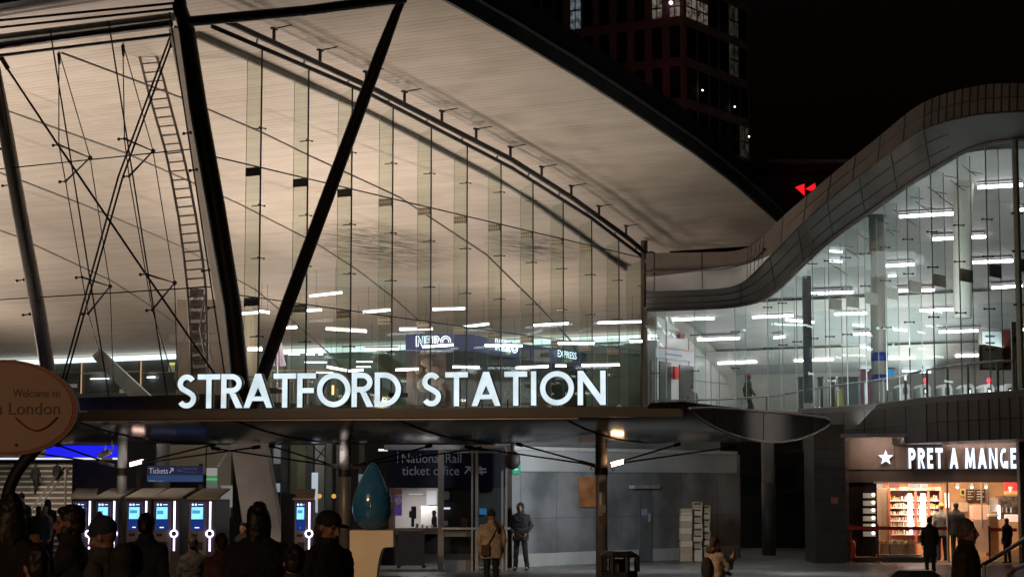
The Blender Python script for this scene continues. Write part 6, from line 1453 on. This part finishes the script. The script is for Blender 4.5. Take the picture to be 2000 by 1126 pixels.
    t = MB(); torso(t, [(0, 0, .84, .165 * WD_, .125), (0, 0, .95, .165 * WD_, .125), (0, 0, 1.02, .155 * WD_, .12)])
    for q in 'LR': limb(t, [L['hip' + q], L['knee' + q], L['ank' + q]], [.098, .073, .062])
    child('trousers', t, trousers)
    for q in 'LR':
        f_ = MB(); a = Vector(L['ank' + q]); f_.ball(a + Vector((0, .02, -.03)), (.048, .07, .052), 12, 8); f_.ball(a + Vector((0, .11, -.052)), (.046, .10, .038), 12, 8); child('shoe', f_, shoe)
    hm = MB()
    if top in ('hair', 'long', 'bun', 'short'):
        hm.ball(H(0, -.022, .042), (.084, .098, .092), 18, 12, 0, hr_); hm.ball(H(0, -.055, -.005), (.074, .068, .075), 16, 10, 0, hr_)
        if top in ('hair', 'long', 'bun'): hm.ball(H(0, .045, .098), (.055, .045, .03), 12, 8, 0, hr_)
        if top == 'long':
            torso(hm, [tuple(H(0, -.06, -.26)) + (.07, .04), tuple(H(0, -.06, -.12)) + (.088, .06), tuple(H(0, -.04, .0)) + (.09, .08)])
        if top == 'bun': hm.ball(H(.0, -.11, .09), (.055, .05, .05), 12, 8, 0, hr_); torso(hm, [tuple(H(0, -.05, -.2)) + (.085, .05), tuple(H(0, -.04, -.05)) + (.10, .08), tuple(H(0, -.03, .04)) + (.09, .09)])
        if detail != 'far':
            rg = random.Random(int(abs(X0) * 1000))
            for _ in range(46):
                a_ = rg.uniform(0, 2 * math.pi); e_ = rg.uniform(-.1, 1.5); d_ = Vector((math.cos(a_) * math.cos(e_) * .084, math.sin(a_) * math.cos(e_) * .096 - .024, math.sin(e_) * .094 + .042))
                if d_.y > .045 and d_.z < .085: continue
                hm.ball(H(*d_), (.013, .016, .020), 6, 4)
        child('hair', hm, hair)
    elif top == 'beanie':
        hm.ball(H(0, -.015, .06), (.090, .104, .095), 18, 12, 0, hr_); limb(hm, [H(0, -.02, .15), H(0, -.02, .165)], [.02, .022]); child('beanie', hm, hair)
    elif top == 'hood':
        hm.ball(H(0, -.03, .03), (.105, .112, .118), 18, 12, 0, hr_); hm.ball(H(0, -.045, -.09), (.10, .09, .09), 16, 10, 0, hr_)
        for k in range(13):
            a_ = math.pi * (-.25 + 1.5 * k / 12); hm.ball(H(.088 * math.cos(a_), .055, .01 + .115 * math.sin(a_)), .022, 8, 6)
        child('hood', hm, hair)
    elif top == 'cap':
        hm.ball(H(0, -.012, .055), (.090, .106, .078), 18, 12, 0, hr_); child('cap', hm, hair)
        bb_ = MB(); bb_.ball(H(0, .12, .045), (.07, .075, .010), 16, 8, 0, hr_); child('cap_brim', bb_, hair)
        if headtilt or True:
            h2 = MB(); h2.ball(H(0, -.05, -.03), (.082, .065, .085), 14, 10, 0, hr_); child('hair', h2, HBR)
    if beard:
        b_ = MB(); b_.ball(H(0, .038, -.085), (.056, .056, .042), 14, 10, 0, hr_); b_.ball(H(.05, .015, -.05), (.022, .045, .05), 10, 8, 0, hr_); b_.ball(H(-.05, .015, -.05), (.022, .045, .05), 10, 8, 0, hr_); child('beard', b_, HB)
    if extra: extra(root, child, H, A)
    return root
def ppl(px, py_head, Yd, z0, label, **k):
    p = at(px, py_head, Yd); h = p.z - z0
    return person(label, p.x, Yd, z0, h * 1.75 / 1.775, **k)

# near crowd on the terrace
TZ = .4
def smoker_extra(root, child, H, A):
    w_ = Vector(A['wrL']); q = MB(); q.tube([w_ + Vector((.03, .09, .03)), w_ + Vector((.045, .15, .055))], .006, 6)
    o = bpy.data.objects.new('cigarette', q.mesh('cigarette', white_m)); col.objects.link(o); o.parent = root
    for z in (1.28, 1.0):
        q = MB(); q.ball((.09, .12 if z > 1.1 else .14, z), (.035, .02, .03), 12, 8); o = bpy.data.objects.new('jacket_badge', q.mesh('jacket_badge', mat('badge_silver', (.6, .5, .35), .25, .8), smooth=True)); col.objects.link(o); o.parent = root
ppl(140, 984, 13.8, TZ, 'bearded man in a dark jacket in profile, raising a cigarette to his mouth', face=98, skin='dark', beard=True, detail='near', jacket=BLK, arms=dict(elL=(-.20, .22, 1.22), wrL=(-.07, .25, 1.44)), extra=smoker_extra, wide=1.05)
ppl(206, 1008, 12.6, TZ, 'person in a dark knitted hat bending forward right behind the smoking man', face=80, top='beanie', hair=NAVY, skin='dark', detail='near', headtilt=-18, wide=1.05, jacket=CHAR)
ppl(22, 962, 12.2, TZ, 'dark silhouetted person cut by the left edge of the picture', face=20, top='long', detail='mid', wide=1.15)
ppl(286, 1000, 18, TZ, 'dark figure with a rounded head in front of the third ticket machine', face=-10, top='hair', detail='mid', jacket=NAVY)
ppl(505, 980, 14.8, TZ, 'black silhouetted woman with hair gathered on top before the leaning column', face=15, top='bun', detail='near', wide=1.12)
ppl(640, 992, 14, TZ, 'woman in a dark peaked cap with her face lit, looking down to the right', face=-128, top='cap', hair=BLK, skin='mid', detail='near', headtilt=-14, wide=1.15)
ppl(72, 1066, 11.2, TZ, 'dark figure low between the left edge silhouette and the smoking man', face=30, top='short', detail='mid', jacket=NAVY)
ppl(246, 1058, 11.5, TZ, 'hooded dark figure low between the knitted hat person and the round headed figure', face=-20, top='hood', hair=BLK, detail='mid')
ppl(432, 1040, 24, 0, 'blurry person in a reddish brown coat before the leaning column', face=40, jacket=cloth('cloth_russet', (.22, .11, .08)), top='short', hair=HBR, detail='mid', wide=1.1)
ppl(575, 1062, 12.4, TZ, 'low dark figure in front of the woman with the peaked cap', face=10, top='hair', detail='mid', jacket=CHAR)
ppl(378, 1046, 28, 0, 'short dark figure before the rightmost machine of the row', face=0, top='hair', detail='mid')
ppl(476, 1018, 38, 0, 'dark haired person beyond the black silhouetted woman, seen on her left', face=150, top='hair', detail='far', jacket=CHAR)
def bagged(root, child, H, A):
    q = MB(); q.tube([(.13, -.10, 1.45), (.02, -.175, 1.25), (-.12, -.175, 1.02), (-.2, -.12, .92)], .016, 6); q.obox((-.17, -.17, .9), Vector((.09, 0, 0)), Vector((0, .04, 0)), Vector((0, 0, .12))); child('shoulder_bag', q, BRN, .012)
    q = MB(); limb(q, [(.06, -.1, 1.5), (.12, -.14, 1.38), (.13, -.14, 1.28)], [.04, .04, .03]); child('hair_tail', q, HB)
ppl(960, 995, 42, 0, 'woman in a tan padded jacket with a black hat and shoulder bag seen from behind', face=12, jacket=TAN, top='beanie', hair=BLK, detail='mid', wide=1.28, hem=.72, extra=bagged)
ppl(1017, 980, 52.4, 0, 'hooded man in black standing against the start of the metal wall', face=168, jacket=BLK, top='hood', hair=CHAR, skin='dark', detail='mid', pose='lean', wide=1.12, arms=dict(wrL=(-.19, .12, .98), wrR=(.19, .12, .98), elL=(-.28, -.02, 1.16), elR=(.28, -.02, 1.16)))
def furx(root, child, H, A):
    q = MB()
    for k in range(14): a_ = 2 * math.pi * k / 14; q.ball((.11 * math.cos(a_), -.04 + .11 * math.sin(a_), 1.50 + .03 * (k % 2)), .045, 8, 6)
    child('fur_collar', q, BRN); q = MB(); q.ball((0, -.19, 1.16), (.15, .09, .23), 14, 10); child('backpack', q, BLK)
ppl(1396, 1046, 30.5, 0, 'person in a pale tan coat with a dark rucksack, one arm raised, before the cartons', face=-60, jacket=TAN, hair=HBR, top='short', detail='mid', wide=1.25, hem=.62, arms=dict(elR=(.25, .16, 1.20), wrR=(.17, .30, 1.40), elL=(-.24, .10, 1.14), wrL=(-.18, .34, 1.08)), extra=furx)
ppl(1815, 1008, 50, 0, 'person in a long dark coat walking towards the lit sandwich shop', face=-8, jacket=BLK, hair=BRN, top='short', skin='mid', detail='mid', hem=.52, pose='walk', wide=1.05)
ppl(1886, 1011, 21, 0, 'grey haired older man in a dark green coat looking right, nearest the shop', face=-112, jacket=cloth('cloth_umber', (.11, .075, .045)), hair=HG, top='short', skin='pale', detail='near', wide=1.2, trousers=BLK)
ppl(1838, 982, 58 + .9, 0, 'shopper with a yellow hat inside the sandwich shop', face=5, jacket=GREYC, top='beanie', hair=MUST, detail='far', wide=1.2)
ppl(1867, 978, 58 + .7, 0, 'dark haired shopper in black inside the sandwich shop', face=-5, jacket=BLK, top='short', hair=HB, detail='far', wide=1.1)
ppl(1966, 1010, 57.2, 0, 'figure in dark clothes by the right end of the shop counter', face=30, jacket=BLK, top='hair', detail='far')
ppl(1461, 728, 71.5, FLOOR, 'hooded walker in an olive jacket on the upper concourse', face=-80, jacket=OLIVE, top='hood', hair=PINK, detail='far', pose='walk')
ppl(1352, 753, 75, FLOOR - .1, 'person by the dark doorway on the upper concourse', face=160, jacket=GREYC, top='hair', detail='far')
ppl(848, 995, 53.9, .6, 'staff member seated behind the lit ticket office window', face=100, jacket=NAVY, skin='dark', top='hair', detail='far')
for x, y, Yd, z0, lb, k in ((70, 903, 62.6, 1.95, 'dark clothed person climbing the staircase, higher left one', dict(face=-10, pose='walk')), (112, 900, 63.3, 2.1, 'person with a pale bag climbing the staircase between the two handrails', dict(face=10, pose='walk')),
                            (42, 962, 57.5, 0, 'person with a reddish hat at the foot of the staircase', dict(top='beanie', hair=PINK, jacket=OLIVE, face=160, wide=1.2)), (76, 986, 52, 0, 'dark haired person in a teal scarf left of the smoking man', dict(jacket=NAVY, face=0, wide=1.3)),
                            (94, 973, 56, 0, 'person with pinned up dark hair at the stair foot beside a pale haired companion', dict(top='bun', face=0)), (88, 986, 54.5, 0, 'small pale haired person at the stair foot', dict(hair=HG, face=170, jacket=GREYC))):
    ppl(x, y, Yd, z0, lb, detail='far', **k)

# ================================================================== LAMPS
warm = (1, .835, .725)
def at_s(u, wv, z): return tuple(S(u, wv, z))
up = thing('uplighter', 'row of warm uplighters washing the curved ceiling from inside the hall', 'uplighter', at_s(7, -6, 6.0), group='uplighters')
for u_, w_, pw in ((1, -11, 880), (7, -4, 430), (1, -20, 850), (16, -7, 800), (9, -24, 1000), (20, -14, 700), (20, -34, 850), (31, -8, 300), (31, -22, 300), (30, -40, 350)):
    lamp('uplight', 'AREA', at_s(u_, w_, 5.4), at_s(u_ + .8, w_ + 1.2, 16), pw * .9, warm, 1.4)
    MB().obox(S(u_, w_, 5.25), E * .5, G * .5, Z * .08).build('lamp_head', steel, up)
lamp('eaves_uplight', 'SPOT', at_s(3.5, 3.4, 4.9), at_s(9, 4.0, 15), 800, (1, .74, .55), spot=125, blend=1, radius=.3)
lamp('eaves_uplight', 'SPOT', at_s(24, -2.5, 5.2), at_s(13, 5, 15), 600, (1, .74, .55), spot=75, blend=1, radius=.06)
MB().obox(S(3.5, 3.4, 4.8), E * .2, G * .2, Z * .06).obox(S(24, -2.5, 5.05), E * .15, G * .15, Z * .06).build('lamp_head', steel, up)
cool = (.93, 1, .98)
lamp('facade_uplight', 'SPOT', at_s(-3.4, -9.5, 5.0), at_s(-1.2, -6.6, 10), 260, warm, spot=70, blend=1, radius=.15)  # added spot that brightens the far left column and the eaves
MB().obox(S(-3.4, -9.5, 4.9), E * .15, G * .15, Z * .06).build('lamp_head', steel, up)  # head made up for the added spot
lamp('concourse_light', 'AREA', at_s(30, -20, 8.3), at_s(30, -20, 0), 500, cool, 14, 6)
lamp('concourse_light', 'AREA', at_s(20, 9, 9.8), at_s(20, 9, 0), 430, cool, 10, 10)
lamp('concourse_light', 'AREA', at_s(29, 8, 5.6), at_s(28, 6, 12), 380, cool, 8, 8)
lamp('concourse_light', 'AREA', at_s(12, 16, 5.4), at_s(16, 15, 12), 280, cool, 5, 5)
# plaza: street lamps behind the viewer and lamps under the canopy
lamp('street_lamp_light', 'SPOT', (-9, 24, 8), (3, 41, 0), 4600, (1, .66, .38), spot=92, blend=.9, radius=.3)
lamp('street_lamp_light', 'SPOT', (-7.5, 3, 4.6), (-.5, 17, 1.8), 720, (1, .58, .33), spot=75, blend=.9, radius=.3)
slp = thing('street_lamp', 'street lamp outside the picture on the left', 'street lamp', (-9, 23.7, 0)); MB().tube([(-9, 23.7, 0), (-9, 23.7, 8.2)], .08, 10, 0, .05).build('post', steel, slp); MB().obox((-9, 23.9, 8.2), X * .2, YV * .35, Z * .06).build('lamp_head', steel, slp)
lamp('canopy_downlight', 'AREA', (2.6, 51.0, 3.1), (2.4, 56, 1.4), 200, (.90, .95, 1), .5)
lamp('canopy_downlight', 'AREA', (-2.5, 50, 3.3), (-2, 55, 0), 7, (1, .9, .8), .8)
lamp('canopy_downlight', 'SPOT', (6.8, 50.5, 3.3), (7.8, 50.5, 0), 480, (.92, .95, 1), spot=62, blend=1, radius=.3)
lamp('street_lamp_light', 'SPOT', (13.5, 38, 7), tuple(at(1480, 832, 46)), 1900, (1, .88, .80), spot=19, blend=1, radius=.3)  # added narrow spot that brightens only the crescent end of the canopy
slp = thing('street_lamp', 'street lamp outside the picture on the right', 'street lamp', (13.5, 37.7, 0)); MB().tube([(13.5, 37.7, 0), (13.5, 37.7, 7.2)], .08, 10, 0, .05).build('post', steel, slp); MB().obox((13.5, 37.9, 7.2), X * .2, YV * .35, Z * .06).build('lamp_head', steel, slp)  # unseen post and head added to carry that spot
lamp('flood_light', 'SPOT', tuple(at(1199, 895, 45.7)), tuple(at(1196, 855, 45.9)), 12, (1, .62, .36), spot=80, blend=.8, radius=.05)
lamp('flood_light', 'SPOT', tuple(at(652, 898, 45.6)), tuple(at(653, 855, 46.6)), 70, (1, .88, .82), spot=80, blend=.8, radius=.05)
lamp('flood_light', 'SPOT', tuple(at(262, 900, 45.8)), tuple(at(262, 860, 46.8)), 30, (1, .95, .95), spot=60, blend=.8, radius=.05)
lamp('pole_light', 'SPOT', tuple(at(646, 900, 45.5)), tuple(at(673, 880, 46.2)), 14, (1, .9, .86), spot=70, blend=1, radius=.04)  # added spots that whiten the upper left of two poles
lamp('pole_light', 'SPOT', tuple(at(214, 900, 45.8)), tuple(at(237, 885, 46.5)), 10, (1, .95, 1), spot=70, blend=1, radius=.04)
lamp('office_light', 'AREA', tuple(at(815, 957, OY + 2.2)), tuple(at(818, 1030, OY + 2.3)), 26, (1, .94, .92), .8, .5)
lamp('shop_light', 'AREA', (sx(1790), SY + .9, 3.2), (sx(1800), SY + 2.4, 0), 200, (1, .70, .44), 2.2, 1)
lamp('shop_light', 'AREA', (sx(1920), SY + .9, 3.2), (sx(1920), SY + 3, 0), 220, (1, .70, .44), 2.2, 1)
lamp('shop_fascia_light', 'AREA', (sx(1830), SY - .9, 3.62), (sx(1830), SY, 3.0), 70, (1, .78, .66), 4.5, .15)
lamp('canopy_downlight', 'AREA', (-9.0, 45.8, 3.3), (-9, 46.5, 0), 22, (1, .9, .8), 3, .5)  # added light from above for the ticket machine tops
lamp('stair_light', 'AREA', (at(40, 900, 60).x, 59.2, 3.9), (at(60, 900, 62).x, 62, .6), 110, (1, .82, .66), 2, 1)
lamp('ticket_hall_light', 'AREA', (at(450, 900, 64).x, 64, 4.0), (at(450, 900, 68).x, 69, 1.5), 60, (1, .9, .75), 5, 1)
lamp('canopy_downlight', 'AREA', (-8.2, 50.5, 3.2), (-7, 54, .8), 26, (1, .88, .78), .6)
lamp('ticket_hall_light', 'AREA', (at(620, 900, 57).x, 57, 3.9), (at(600, 900, 62).x, 62, 1), 18, (.9, 1, .9), 2, 1)
lamp('tower_red_light', 'SPOT', tuple(at(1290, 190, 141)), tuple(at(1285, 60, 150)), 110, (1, .06, .07), spot=95, blend=1, radius=.5)
lamp('tower_wash', 'SPOT', (40, 95, 22), tuple(at(1335, 100, 150)), 2300, (1, .80, .72), spot=60, blend=1, radius=2)
